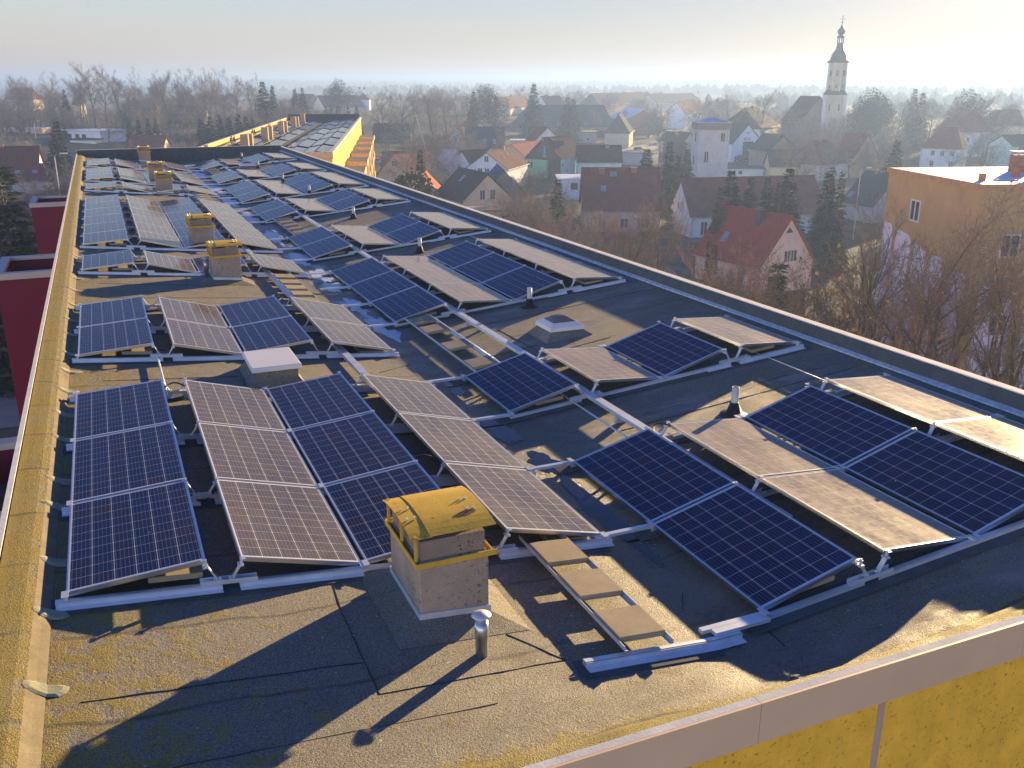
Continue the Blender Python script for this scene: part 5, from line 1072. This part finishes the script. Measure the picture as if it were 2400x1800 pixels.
# ------------------------------------------------------------------ trees
def bark(key, col): return plain(key, col, .95, 0, .35, 1.5, spec=.1)
BARK = bark('bark_grey_brown', (.13, .105, .08)); BARK_T = bark('twigs_brown', (.25, .205, .165)); BARK_R = bark('twigs_reddish', (.26, .175, .15)); BARK_G = bark('bark_mossy', (.085, .070, .036)); BARK_Y = bark('twigs_ochre', (.22, .175, .12))
LEAF_D = plain('spruce_needles', (.026, .040, .022), .8, 0, .5, .8, spec=.15); LEAF_G = plain('spruce_needles_green', (.055, .070, .026), .8, 0, .5, .8, spec=.15); LEAF_B = plain('spruce_needles_blue', (.048, .058, .046), .8, 0, .4, .8, spec=.15)
LEAF_O = plain('dry_leaves', (.42, .29, .11), .8, 0, .4, 2, spec=.2); LEAF_OL = plain('olive_leaves', (.12, .105, .04), .85, 0, .5, 1, spec=.15)
def bare_mesh(seed, H=10.0, spread=.42, levels=4, stem=.32, up=.35, kids=(9, 7, 6, 5), rtw=.012, lean=(0, 0), leaf=0, multi=1, len_=(.55, .5, .5, .5)):
    rnd = random.Random(seed); tr, cr, lf = MB(), MB(), MB()
    def grow(p, d, ln, r, lev):
        n = 4 if lev < 2 else 3; pts = [p]; dirs = [d]
        for i in range(n):
            wob = Vector((rnd.gauss(0, 1), rnd.gauss(0, 1), rnd.gauss(0, 1))) * (.10 if lev == 0 else .19)
            d = (d + wob + Vector((0, 0, up * (.12 if lev else .25)))).normalized(); p = p + d * (ln / n); pts.append(p); dirs.append(d)
        rad = [max(rtw, r * (1 - .75 * i / n)) for i in range(n + 1)]
        (tr if lev <= 1 else cr).tube(pts, rad, 6 if lev == 0 else (4 if lev == 1 else 3), 0, False)
        if lev >= levels: 
            if leaf and rnd.random() < leaf:
                for _ in range(2):
                    q = pts[rnd.randrange(1, n + 1)]; s_ = rnd.uniform(.04, .075) * H / 10; a = Vector((rnd.gauss(0, 1), rnd.gauss(0, 1), rnd.gauss(0, 1))).normalized() * s_; b_ = a.orthogonal().normalized() * s_ * .8; lf.poly([q - a, q + b_, q + a, q - b_])
            return
        k = kids[lev]
        for i in range(k):
            t = rnd.uniform(stem if lev == 0 else .22, 1.0); x = t * n; j = min(int(x), n - 1); q = pts[j].lerp(pts[j + 1], x - j)
            ax = dirs[j + 1].orthogonal().normalized(); ax = Matrix.Rotation(rnd.uniform(0, 6.283), 3, dirs[j + 1]) @ ax
            ang = spread * rnd.uniform(.7, 1.45); nd = (dirs[j + 1] * math.cos(ang) + ax * math.sin(ang)).normalized()
            grow(q, nd, ln * len_[lev] * rnd.uniform(.65, 1.15) * (1.15 - .45 * t if lev == 0 else 1), max(rtw, rad[j] * .55), lev + 1)
        grow(pts[-1], dirs[-1], ln * .45, rad[-1], min(lev + 1, levels))
    for m_ in range(multi):
        a = rnd.uniform(0, 6.28); d0 = Vector((lean[0], lean[1], 1)) if multi == 1 else Vector((math.cos(a) * .35, math.sin(a) * .35, 1))
        grow(Vector((rnd.gauss(0, .12), rnd.gauss(0, .12), -.2)) if multi > 1 else Vector((0, 0, -.2)), d0.normalized(), H * (.62 if multi == 1 else .5), H * .017 if multi == 1 else H * .010, 0)
    zs = max(v[2] for v in cr.v); k = H / zs
    for mb in (tr, cr, lf): mb.v = [(x * k, y * k, z * k) for x, y, z in mb.v]
    return tr, cr, lf
def conifer_mesh(seed, H=10.0, Rb=2.2, droop=.25, gap=.0, whorl=.27, dens=1.15):
    rnd = random.Random(seed); tr, cr = MB(), MB(); tr.tube([(0, 0, -.2), (0, 0, H * .5), (0, 0, H)], [H * .016, H * .010, .01], 6)
    z = H * .04
    while z < H * .985:
        f = z / H; r = Rb * (1 - f) ** .85 * rnd.uniform(.82, 1.12) + .06; k = max(4, int(9 * (1 - f * .5) * dens))
        z_ = z
        for i in range(k):
            z = z_ + rnd.uniform(-1, 1) * whorl * H / 11
            if rnd.random() < gap: continue
            a = rnd.uniform(0, 6.283); rr = r * rnd.uniform(.65, 1.15); dx, dy = math.cos(a), math.sin(a); n = max(3, int(rr * 5.5))
            for j in range(n):
                t = (j + .6) / n; c = Vector((dx * rr * t, dy * rr * t, z - droop * rr * t * t + .10 * rr * t)); w = (.20 + .38 * (1 - abs(t - .55))) * (.5 + .6 * (1 - f)) * H / 11
                side = Vector((-dy, dx, 0)); 
                for s_ in (-1, 1, 0):
                    o = c + side * s_ * w * .55; tip = o + (Vector((dx, dy, -.15)) * .5 + side * s_ * .9 + Vector((rnd.gauss(0, .25), rnd.gauss(0, .25), rnd.gauss(0, .25)))).normalized() * w * rnd.uniform(.8, 1.4)
                    wd = Vector((rnd.gauss(0, 1), rnd.gauss(0, 1), rnd.gauss(0, .8))).normalized() * w * .32; cr.poly([o - wd, tip, o + wd])
        z = z_ + whorl * H / 11 * rnd.uniform(.8, 1.2)
    return tr, cr
def bush_mesh(seed, H=3.0, Rb=1.5, n=5000):
    rnd = random.Random(seed); tr, cr = MB(), MB(); tr.tube([(0, 0, -.2), (0, 0, H * .5)], [.10, .05], 5)
    cl = [(Vector((rnd.gauss(0, .5) * Rb * .7, rnd.gauss(0, .5) * Rb * .7, H * rnd.uniform(.25, .85))), Rb * rnd.uniform(.3, .55)) for _ in range(16)]
    for _ in range(n):
        c, r = rnd.choice(cl); v = Vector((rnd.gauss(0, 1), rnd.gauss(0, 1), rnd.gauss(0, 1))).normalized() * r * rnd.uniform(.6, 1.05); p = c + v; p.z = max(.05, p.z)
        a = Vector((rnd.gauss(0, 1), rnd.gauss(0, 1), rnd.gauss(0, 1))).normalized() * rnd.uniform(.06, .13); b_ = a.orthogonal().normalized() * a.length; cr.poly([p - a, p + b_, p + a, p - b_])
    return tr, cr
LIB = {}
def lib(key, parts, mats):
    LIB[key] = [(nm, mb.mesh(nm, mt, nm == 'trunk')) for nm, mb, mt in zip(('trunk', 'crown', 'leaves'), parts, mats) if mb.f]
for s in range(4): lib(f'tall{s}', bare_mesh(100 + s, 10, .50, 4, .40, .42, (9, 7, 6, 5), .006), (BARK, BARK_T))
for s in range(4): lib(f'round{s}', bare_mesh(200 + s, 10, .62, 4, .22, .28, (10, 6, 5, 4), .008, len_=(.62, .55, .5, .5)), (BARK, BARK_T))
for s in range(3): lib(f'scrub{s}', bare_mesh(300 + s, 10, .55, 3, .1, .40, (8, 7, 6, 5), .009, multi=4), (BARK, BARK_T))
for s in range(2): lib(f'red{s}', bare_mesh(340 + s, 10, .5, 4, .1, .5, (6, 5, 5, 4), .007, multi=4), (BARK_R, BARK_R))
for s in range(3): lib(f'near{s}', bare_mesh(400 + s, 10, .50, 4, .30, .42, (9, 6, 5, 4), .006, leaf=.045, len_=(.60, .5, .48, .45)), (BARK_G, BARK_Y, LEAF_O))
lib('lean', bare_mesh(431, 10, .48, 4, .30, .25, (9, 7, 5, 4), .0055, lean=(.75, -.1), leaf=.10), (BARK_G, BARK_Y, LEAF_O))
for s in range(2): lib(f'nearbush{s}', bare_mesh(450 + s, 10, .48, 4, .05, .45, (6, 5, 4, 3), .007, multi=4, leaf=.10), (BARK_T, BARK_Y, LEAF_OL))
for s in range(3): lib(f'spruce{s}', conifer_mesh(500 + s, 11, 2.5, .28), (BARK, LEAF_D if s != 1 else LEAF_B))
lib('spruceg', conifer_mesh(520, 11, 1.9, .22, .25), (BARK, LEAF_G)); lib('spruceg1', conifer_mesh(521, 11, 2.6, .3, .15), (BARK, LEAF_G)); lib('column', conifer_mesh(530, 11, 1.15, .05, .0, .28), (BARK, LEAF_D)); lib('thin', conifer_mesh(531, 11, .9, .05, .12, .24), (BARK, LEAF_G))
lib('pine', bush_mesh(600, 10, 4.6, 6500), (BARK, LEAF_D)); lib('yew', bush_mesh(601, 3.2, 1.7, 3000), (BARK, LEAF_D))
HT = {'yew': 3.2}
rt = random.Random(77)
def tree(kind, u, v, D, label, group=None, wide=1.0, cat='tree', Hmin=2.0, name=None, base=None):
    p = CAM + ray(u, v) * D; z0 = gz(p.x, p.y) if base is None else base; Hh = max(Hmin, p.z - z0); h0 = HT.get(kind, 11.0 if kind[:3] in ('spr', 'col', 'thi') else 10.0); k = Hh / h0
    nm = name or ('conifer_tree' if kind[:3] in ('spr', 'col', 'thi', 'pin') else ('shrub' if kind[:3] in ('scr', 'yew') or 'bush' in kind else 'bare_tree'))
    t = thing(nm, (p.x, p.y, z0), label, cat, group, rt.uniform(0, 6.28)); t.scale = (k * wide, k * wide, k)
    for n_, me in LIB[kind]: link(n_, me, t)
    return t
def shrub(kind, u, D, h_, label, group, wide=1.0):
    v = 300
    for _ in range(6):
        p = CAM + ray(u, v) * D; v += (p.z - (gz(p.x, p.y) + h_)) * FPX / D
    return tree(kind, u, v, D, label, group, wide, Hmin=.8)
def T(): return f'tall{rt.randrange(4)}'
def RD(): return f'round{rt.randrange(4)}'
def S(): return f'scrub{rt.randrange(3)}'
def SP(): return f'spruce{rt.randrange(3)}'
# the row of tall bare trees on the left skyline
sk = [(27, 177), (67, 172), (98, 166), (122, 161), (175, 164), (203, 140), (231, 143), (271, 151), (304, 149), (363, 161), (387, 157), (405, 156), (431, 154), (460, 151), (474, 151), (503, 164), (521, 184), (554, 158), (585, 163)]
for i, (u, v) in enumerate(sk):
    tree(T(), u, v, 285 + rt.uniform(-12, 25), f"tall bare tree, {['first','second','third','fourth','fifth','sixth','seventh','eighth','ninth','tenth','eleventh','twelfth','thirteenth','fourteenth','fifteenth','sixteenth','seventeenth','eighteenth','nineteenth'][i]} from the left in the skyline row", 'tall bare trees on the left skyline', .9)
for i in range(16): tree(T(), rt.uniform(20, 600), rt.uniform(172, 196), rt.uniform(290, 320), 'bare tree filling the gaps of the skyline row on the rise', 'background trees of the skyline row', 1.0)
for i in range(58):
    u = rt.uniform(-20, 690); D = rt.uniform(225, 300); tree(S() if rt.random() < .55 else RD(), u, rt.uniform(205, 250) + (12 if D < 250 else 0), D, 'bare brown tree in the dense scrub under the skyline row of tall trees', 'scrub under the tall bare trees', 1.25)
for i in range(16): tree(S(), rt.uniform(560, 780), rt.uniform(238, 262), rt.uniform(215, 290), 'brown scrub beyond the second solar roof', 'scrub beyond the second solar roof', 1.2)
for i, (u, v, D) in enumerate([(300, 283, 215), (322, 279, 220), (345, 276, 222), (362, 274, 225), (150, 292, 240), (167, 288, 245)]): tree(SP(), u, v, D, 'dark conifer standing near the bungalow gardens', 'dark conifers by the bungalow gardens')
tree('spruce1', 128, 284, 150, 'broad dark spruce between the two flat roofed bungalows', None, 1.25); tree('spruce0', 148, 208, 290, 'dark spruce below the sunlit cottage among bare trees')
for i, (u, v) in enumerate([(468, 276), (490, 272), (512, 268), (535, 272), (557, 266), (575, 270), (590, 276), (605, 284), (640, 292), (480, 288)]): tree(SP(), u, v, 205 + i * 1.5, 'dark conifer in the clump beside the green house', 'conifer clump beside the green house', 1.15)
tree('spruce0', 614, 188, 275, 'tall broad conifer at the end of the skyline row', None, 1.25); tree('spruce2', 637, 200, 285, 'pointed conifer right of the tall broad one at the skyline row')
tree('pine', 793, 184, 400, 'large dark evergreen behind the red roofed manor'); tree('spruceg', 624, 250, 240, 'light green conifer in the scrub right of the skyline row')
for u, v in ((690, 208), (708, 206), (762, 248), (775, 244), (790, 246), (815, 250), (835, 246)): tree(SP(), u, v, 300, 'dark conifer standing before the red roofed manor', 'conifers before the manor', 1.1)
tree('spruceg1', -8, 385, 70, 'big green spruce at the left picture edge above the frosted roof', None, 1.4)
for u, v, D in ((60, 425, 92), (85, 420, 96), (112, 418, 100), (135, 415, 103), (155, 402, 112), (150, 372, 130), (40, 440, 88), (100, 440, 86), (140, 440, 90), (165, 425, 98)): tree(S(), u, v, D, 'tangled bare shrub between the frosted roof and the mossy roof edge', 'bare shrubs behind the crimson bays', 1.35)
for u, v, D in ((5, 300, 200), (20, 320, 170), (70, 318, 180), (95, 330, 175), (110, 325, 178), (152, 360, 140), (300, 322, 190), (420, 318, 190), (405, 312, 195)): tree(S(), u, v, D, 'bare garden shrub by the bungalows on the left', 'bare garden shrubs by the bungalows', 1.2)
# middle: big bare trees behind the tan house
for u, v, D, lb in ((896, 192, 290, 'large bare tree right of the white tower house'), (931, 194, 285, 'large bare tree in front of the whitewashed gable'), (965, 196, 270, 'bare tree between the whitewashed gable and the biggest bare tree'), (1016, 190, 250, 'biggest bare tree, round crown above the leaning pole'), (1050, 200, 265, 'bare tree just right of the biggest bare tree'), (1085, 232, 240, 'bare tree left of the house with three bright windows'), (1159, 244, 235, 'pale twiggy bare tree behind the dark roof with three windows')): tree(RD(), u, v, D, lb, None, 1.0)
tree('round1', 984, 286, 178, 'bushy bare tree behind the orange roof of the tan house', None, 1.5); tree('round3', 935, 312, 172, 'lower bushy bare tree left behind the tan house', None, 1.4); tree('round0', 1030, 305, 190, 'bushy bare tree right behind the tan house', None, 1.3)
for i in range(20): shrub(S() if rt.random() < .5 else RD(), rt.uniform(860, 1110), rt.uniform(225, 310), rt.uniform(5, 10), 'bare brown tree in the gardens behind the tan house', 'bare trees behind the tan house', 1.1)
tree('pine', 1143, 196, 340, 'dark spreading pine above the town roofs', None, 1.0); tree('spruce0', 1109, 212, 330, 'dark spruce beside the spreading pine'); tree('spruce2', 1251, 194, 350, 'solitary dark spruce between the two far red roofs', None, 1.25); tree('spruce1', 1330, 228, 330, 'dark rounded conifer behind the barn roof', None, 1.3); tree('spruceg', 1345, 232, 340, 'greenish conifer beside the barn roof', None, 1.5)
tree('column', 984, 352, 150, 'tall dark cypress in front of the orange tiled roof', None, 1.15); tree('yew', 946, 413, 138, 'round dark clipped yew by the tan gable', None, 1.0)
# gardens in front of and right of the slate roofed house
tree('spruceg', 1307, 420, 122, 'slender green spruce left of the red-brown roof', None, 1.25); tree('round2', 1296, 392, 150, 'bare tree with dark twigs in front of the green wall'); tree('round0', 1262, 380, 150, 'bare fruit tree in front of the green wall'); tree('round1', 1222, 384, 150, 'bare fruit tree by the white gabled house')
for u, v, D in ((1235, 425, 135), (1265, 430, 125), (1335, 440, 120), (1285, 450, 115), (1320, 470, 110), (1240, 470, 115), (1250, 440, 128), (1210, 490, 112), (1225, 520, 104), (1300, 520, 100), (1345, 500, 104), (1205, 440, 140)): tree(S(), u, v, D, 'tangled bare bush in the garden before the red-brown roof', 'garden bushes before the red-brown roof', 1.3)
for u, v, D in ((1265, 555, 90), (1325, 570, 84), (1380, 605, 78), (1455, 625, 74), (1530, 640, 70)): tree('nearbush%d' % rt.randrange(2), u, v, D, 'low tangled bush just beyond the long parapet', 'low bushes beyond the long parapet', 1.1)
tree('near0', 1549, 402, 80, 'slim bare tree with ochre trunk at the corner of the red-brown roofed house', None, .62)
for u, v, D, k in ((1389, 482, 84, 'red0'), (1458, 465, 82, 'near1'), (1478, 462, 86, 'red1'), (1425, 520, 80, 'nearbush0'), (1500, 500, 84, 'near2')): tree(k, u, v, D, 'sunlit bare bush against the pinkish wall', 'sunlit bushes against the pinkish wall', .8)
tree('red0', 1745, 535, 68, 'reddish twiggy bush covering the bright red roof', None, 1.0); tree('red1', 1700, 560, 70, 'reddish twiggy bush by the lower roof edge of the red house', None, .9)
tree('column', 1664, 566, 88, 'left dark column cypress by the red roof', None, .9); tree('column', 1676, 576, 88, 'right dark column cypress by the red roof', None, .9); tree('thin', 1828, 612, 62, 'thin sparse conifer in front of the white gable', None, 1.3)
for u, v, D in ((1640, 640, 66), (1690, 640, 64), (1735, 640, 62), (1780, 620, 62), (1850, 640, 60), (1880, 600, 64), (1610, 600, 74)): tree('nearbush%d' % rt.randrange(2), u, v, D, 'leafless ochre bush in front of the red house', 'ochre bushes in front of the red house', 1.2)
for u, v, D, w_ in ((1716, 393, 118, 1.15), (1762, 410, 122, 1.0), (1802, 410, 124, 1.0), (1852, 388, 116, 1.2), (1946, 398, 116, 1.15), (1952, 390, 118, .8), (1976, 400, 116, .8), (1690, 440, 112, .9), (1830, 430, 112, 1.1)): tree(SP() if u not in (1976, 1952) else 'spruceg', u, v, D, 'blue-green spruce in the clump behind the red house', 'spruces behind the red house', w_)
tree('spruce0', 1517, 345, 165, 'dark spruce in front of the blue roofed shed', None, 1.4); tree('column', 1570, 333, 175, 'tall green cypress in front of the dark cottage', None, 1.5); tree('column', 1590, 365, 170, 'lower cypress beside the concrete tower', None, 1.6); tree('spruceg1', 1592, 392, 150, 'spreading green conifer at the foot of the concrete tower', None, 1.2); tree('spruce1', 1612, 350, 180, 'dark conifer left of the concrete tower', None, 1.2)
tree('round2', 1549, 268, 260, 'pollarded bare tree beside the brick hall', None, .6); tree('round3', 1730, 190, 330, 'large bare tree left above the inn', None, .95); tree('round1', 1785, 196, 330, 'wide bare tree above the inn', None, 1.15); tree('round0', 1690, 205, 335, 'smaller bare tree left of the two wide ones', None, 1.0); tree('round1', 1879, 330, 170, 'gnarled bare fruit tree before the pale hipped house', None, 1.7); tree('spruce2', 2105, 328, 195, 'dark broad conifer in a misty yard', None, 1.5)
for i, (u, v, k, D) in enumerate([(2038, 205, 'pine', 330), (2072, 212, 'pine', 340), (2020, 228, 'pine', 320), (2110, 205, 'round0', 330), (2146, 208, 'spruce1', 335), (2165, 214, 'spruce0', 330), (2194, 203, 'round2', 320), (2230, 214, 'round3', 300), (2266, 208, 'pine', 330), (2305, 199, 'round1', 310), (2330, 224, 'round0', 300), (2376, 214, 'round2', 330), (2398, 218, 'round3', 325)]): tree(k, u, v, D, f"hazy {'evergreen' if k[:2] in ('pi', 'sp') else 'bare'} tree, {['first','second','third','fourth','fifth','sixth','seventh','eighth','ninth','tenth','eleventh','twelfth','thirteenth'][i]} along the skyline right of the church", 'hazy skyline trees right of the church')
for i in range(46): shrub(S() if rt.random() < .5 else RD(), rt.uniform(1840, 2420), rt.uniform(225, 330), rt.uniform(6, 13), 'misty brown tree in the gardens right of the church', 'misty garden trees right of the church', 1.25)
for i in range(18): shrub(S(), rt.uniform(1880, 2400), rt.uniform(130, 200), rt.uniform(2.5, 6), 'misty garden shrub behind the orange block', 'misty shrubs behind the orange block', 1.4)
for u, v, D in ((1886, 255, 300), (1905, 250, 305), (1930, 272, 290), (1955, 270, 288), (1985, 246, 320), (2003, 236, 330), (1870, 240, 320), (1850, 238, 330)): tree(RD() if v < 260 else S(), u, v, D, 'bare tree close around the church', 'bare trees around the church', 1.2)
for i in range(70): shrub(S() if rt.random() < .4 else RD(), rt.uniform(1000, 1900), rt.uniform(340, 560), rt.uniform(9, 15), 'distant bare tree between the roofs at the back of the town', 'distant trees at the back of the town', 1.2)
for i in range(18): shrub(S(), rt.uniform(1040, 1720), rt.uniform(165, 260), rt.uniform(2.5, 5), 'small bare shrub in the yards between the houses', 'yard shrubs between the houses', 1.3)
# near trees between us and the orange block
for i, (u, v, D, k, w_) in enumerate([(2010, 470, 62, 'near1', .8), (2062, 445, 58, 'near0', .8), (2120, 430, 55, 'near2', .75), (2165, 455, 52, 'near1', .7), (2225, 440, 50, 'lean', .9), (2290, 475, 46, 'near0', .8), (2330, 440, 47, 'near2', .8), (2372, 470, 42, 'near1', .75), (2410, 430, 44, 'near0', .8)]):
    tree(k, u, v, D, f"bare tree with golden leaf remnants, {['first','second','third','fourth','fifth','sixth','seventh','eighth','ninth'][i]} of those before the orange block", 'bare trees before the orange block', w_)
for u, v, D in ((1905, 610, 60), (1950, 590, 60), (2090, 720, 47)): tree('nearbush%d' % rt.randrange(2), u, v, D, 'dense ochre bush at the foot of the orange block', 'ochre bushes before the orange block', .9)
# ------------------------------------------------------------------ street things
def lamp(u, v, D, label):
    p = CAM + ray(u, v) * D; z0 = gz(p.x, p.y); h_ = p.z - z0; t = thing('street_lamp', (p.x, p.y, z0), label, 'street lamp', 'street lamps'); b = MB(); b.tube([(0, 0, 0), (0, 0, h_ - .3), (.15, -.1, h_), (.9, -.5, h_ + .1)], [.09, .06, .05, .04], 6); b.build('post', STEEL, t)
    b = MB(); b.box(.6, 1.4, -.75, -.4, h_ + .06, h_ + .2); b.build('lamp_head', WFRAME, t)
lamp(127, 362, 105, 'street lamp behind the mossy roof corner'); lamp(79, 285, 235, 'street lamp above the first flat roofed bungalow'); lamp(2018, 395, 140, 'street lamp beside the slate roof in the mist')
def pole(u, v0, D, label, r=.14, name='utility_pole', lean=0.0):
    p = CAM + ray(u, v0) * D; z0 = gz(p.x, p.y); b = MB(); b.tube([(0, 0, 0), (lean, 0, p.z - z0)], [r, r * .7], 6); b.box(lean - 1, lean + 1, -.06, .06, p.z - z0 - .9, p.z - z0 - .75); o = b.build(name, plain('weathered_pole', (.42, .38, .34), .8)); o.location = (p.x, p.y, z0); tag(o, label, 'pole')
pole(1604, 240, 330, 'tall pale pole in front of the long grey school roof'); pole(1011, 262, 225, 'leaning pale pole in front of the biggest bare tree', .12, 'utility_pole', -4.2)
def mast(u, v, D, label, r=.5):
    p = CAM + ray(u, v) * D; b = MB(); hh = p.z - GZ; b.tube([(0, 0, 0), (0, 0, hh)], [r, r * .5], 5); b.box(-r * 5, r * 5, -r * .3, r * .3, hh * .93, hh * .93 + r * .8); o = b.build('radio_mast', plain('mast_grey', (.25, .25, .26), .7)); o.location = (p.x, p.y, GZ); tag(o, label, 'mast')
mast(2181, 163, 1600, 'slim radio mast on the horizon right of the church', .7); mast(1451, 177, 2000, 'small mast with a crossbar on the far wooded horizon', 1.0); mast(1280, 178, 1900, 'thin mast on the horizon above the pine', .6); mast(785, 180, 420, 'thin antenna above the dark evergreen behind the manor', .18)
def car(u, v, Z, rz_, col, label, van=False):
    p = at(u, v, Z); t = thing('parked_car', (p.x, p.y, Z), label, 'car', 'parked cars', R(rz_)); L_, Wd, h1, h2 = (4.8, 1.9, 1.1, 2.0) if van else (4.2, 1.75, .85, 1.45)
    b = MB(); pr = [(-L_ / 2, .3), (L_ / 2, .3), (L_ / 2, h1 * .8), (L_ / 2 - .9, h1), (L_ / 2 - 1.7, h2), (-L_ / 2 + .5, h2), (-L_ / 2, h1)]
    b.prism([(x, 0, z) for x, z in pr], (0, -Wd / 2, 0), (0, Wd / 2, 0)); b.build('body', col, t, bevel=.08)
    b = MB(); b.box(-L_ / 2 + .45, L_ / 2 - 1.6, -Wd / 2 - .01, Wd / 2 + .01, h1 + .05, h2 - .12); b.build('side_window', PANE, t)
    for x in (-L_ * .31, L_ * .31):
        for y in (-Wd / 2, Wd / 2): b = MB(); b.tube([(x, y - .1, .33), (x, y + .1, .33)], .33, 12); b.build('wheel', BLACK, t)
car(1556, 311, -17.5, 60, plain('car_dark', (.03, .04, .06), .3, 0, .05), 'dark van parked by the brick hall', True); car(884, 384, -15.5, 10, plain('car_pale', (.5, .55, .62), .3, 0, .05), 'pale car parked below the yellow balconies'); car(1405, 300, -17.8, 20, plain('car_white', (.66, .66, .66), .3, 0, .05), 'white van roof beside the corner house', True)
for u_, v_, cl_, lb_ in ((1497, 354, 'car_dark', 'dark car on the road below the corner house'), (1532, 344, 'car_pale', 'pale car on the road near the brick hall'), (1602, 329, 'car_white', 'white car on the road by the dark cottage')): car(u_, v_, GZ + .06, 25, MATS[cl_], lb_)
car(1238, 315, -17, 30, MATS['car_dark'], 'dark camper parked before the brick barn wall', True)
def strip(name, pts, wd, mat_):
    b = MB(); P_ = [at(u, v, GZ) for u, v in pts]
    for p, q in zip(P_, P_[1:]):
        d = (q - p).normalized(); n_ = Vector((-d.y, d.x, 0)) * wd / 2; b.poly([(c.x, c.y, gz(c.x, c.y) + .05) for c in (p - n_, p + n_, q + n_, q - n_)])
    tag(b.build(name, mat_), None, None, None, 'structure')
strip('road', [(1400, 372), (1490, 356), (1560, 335), (1640, 318), (1760, 330)], 9, plain('asphalt', (.30, .25, .20), .9)); strip('road', [(1545, 330), (1560, 300), (1555, 280)], 9, MATS['asphalt']); strip('path', [(-40, 1010), (10, 900), (40, 800), (60, 700)], 9, plain('paved_yard', (.22, .20, .19), .9, 0, .15, .4))
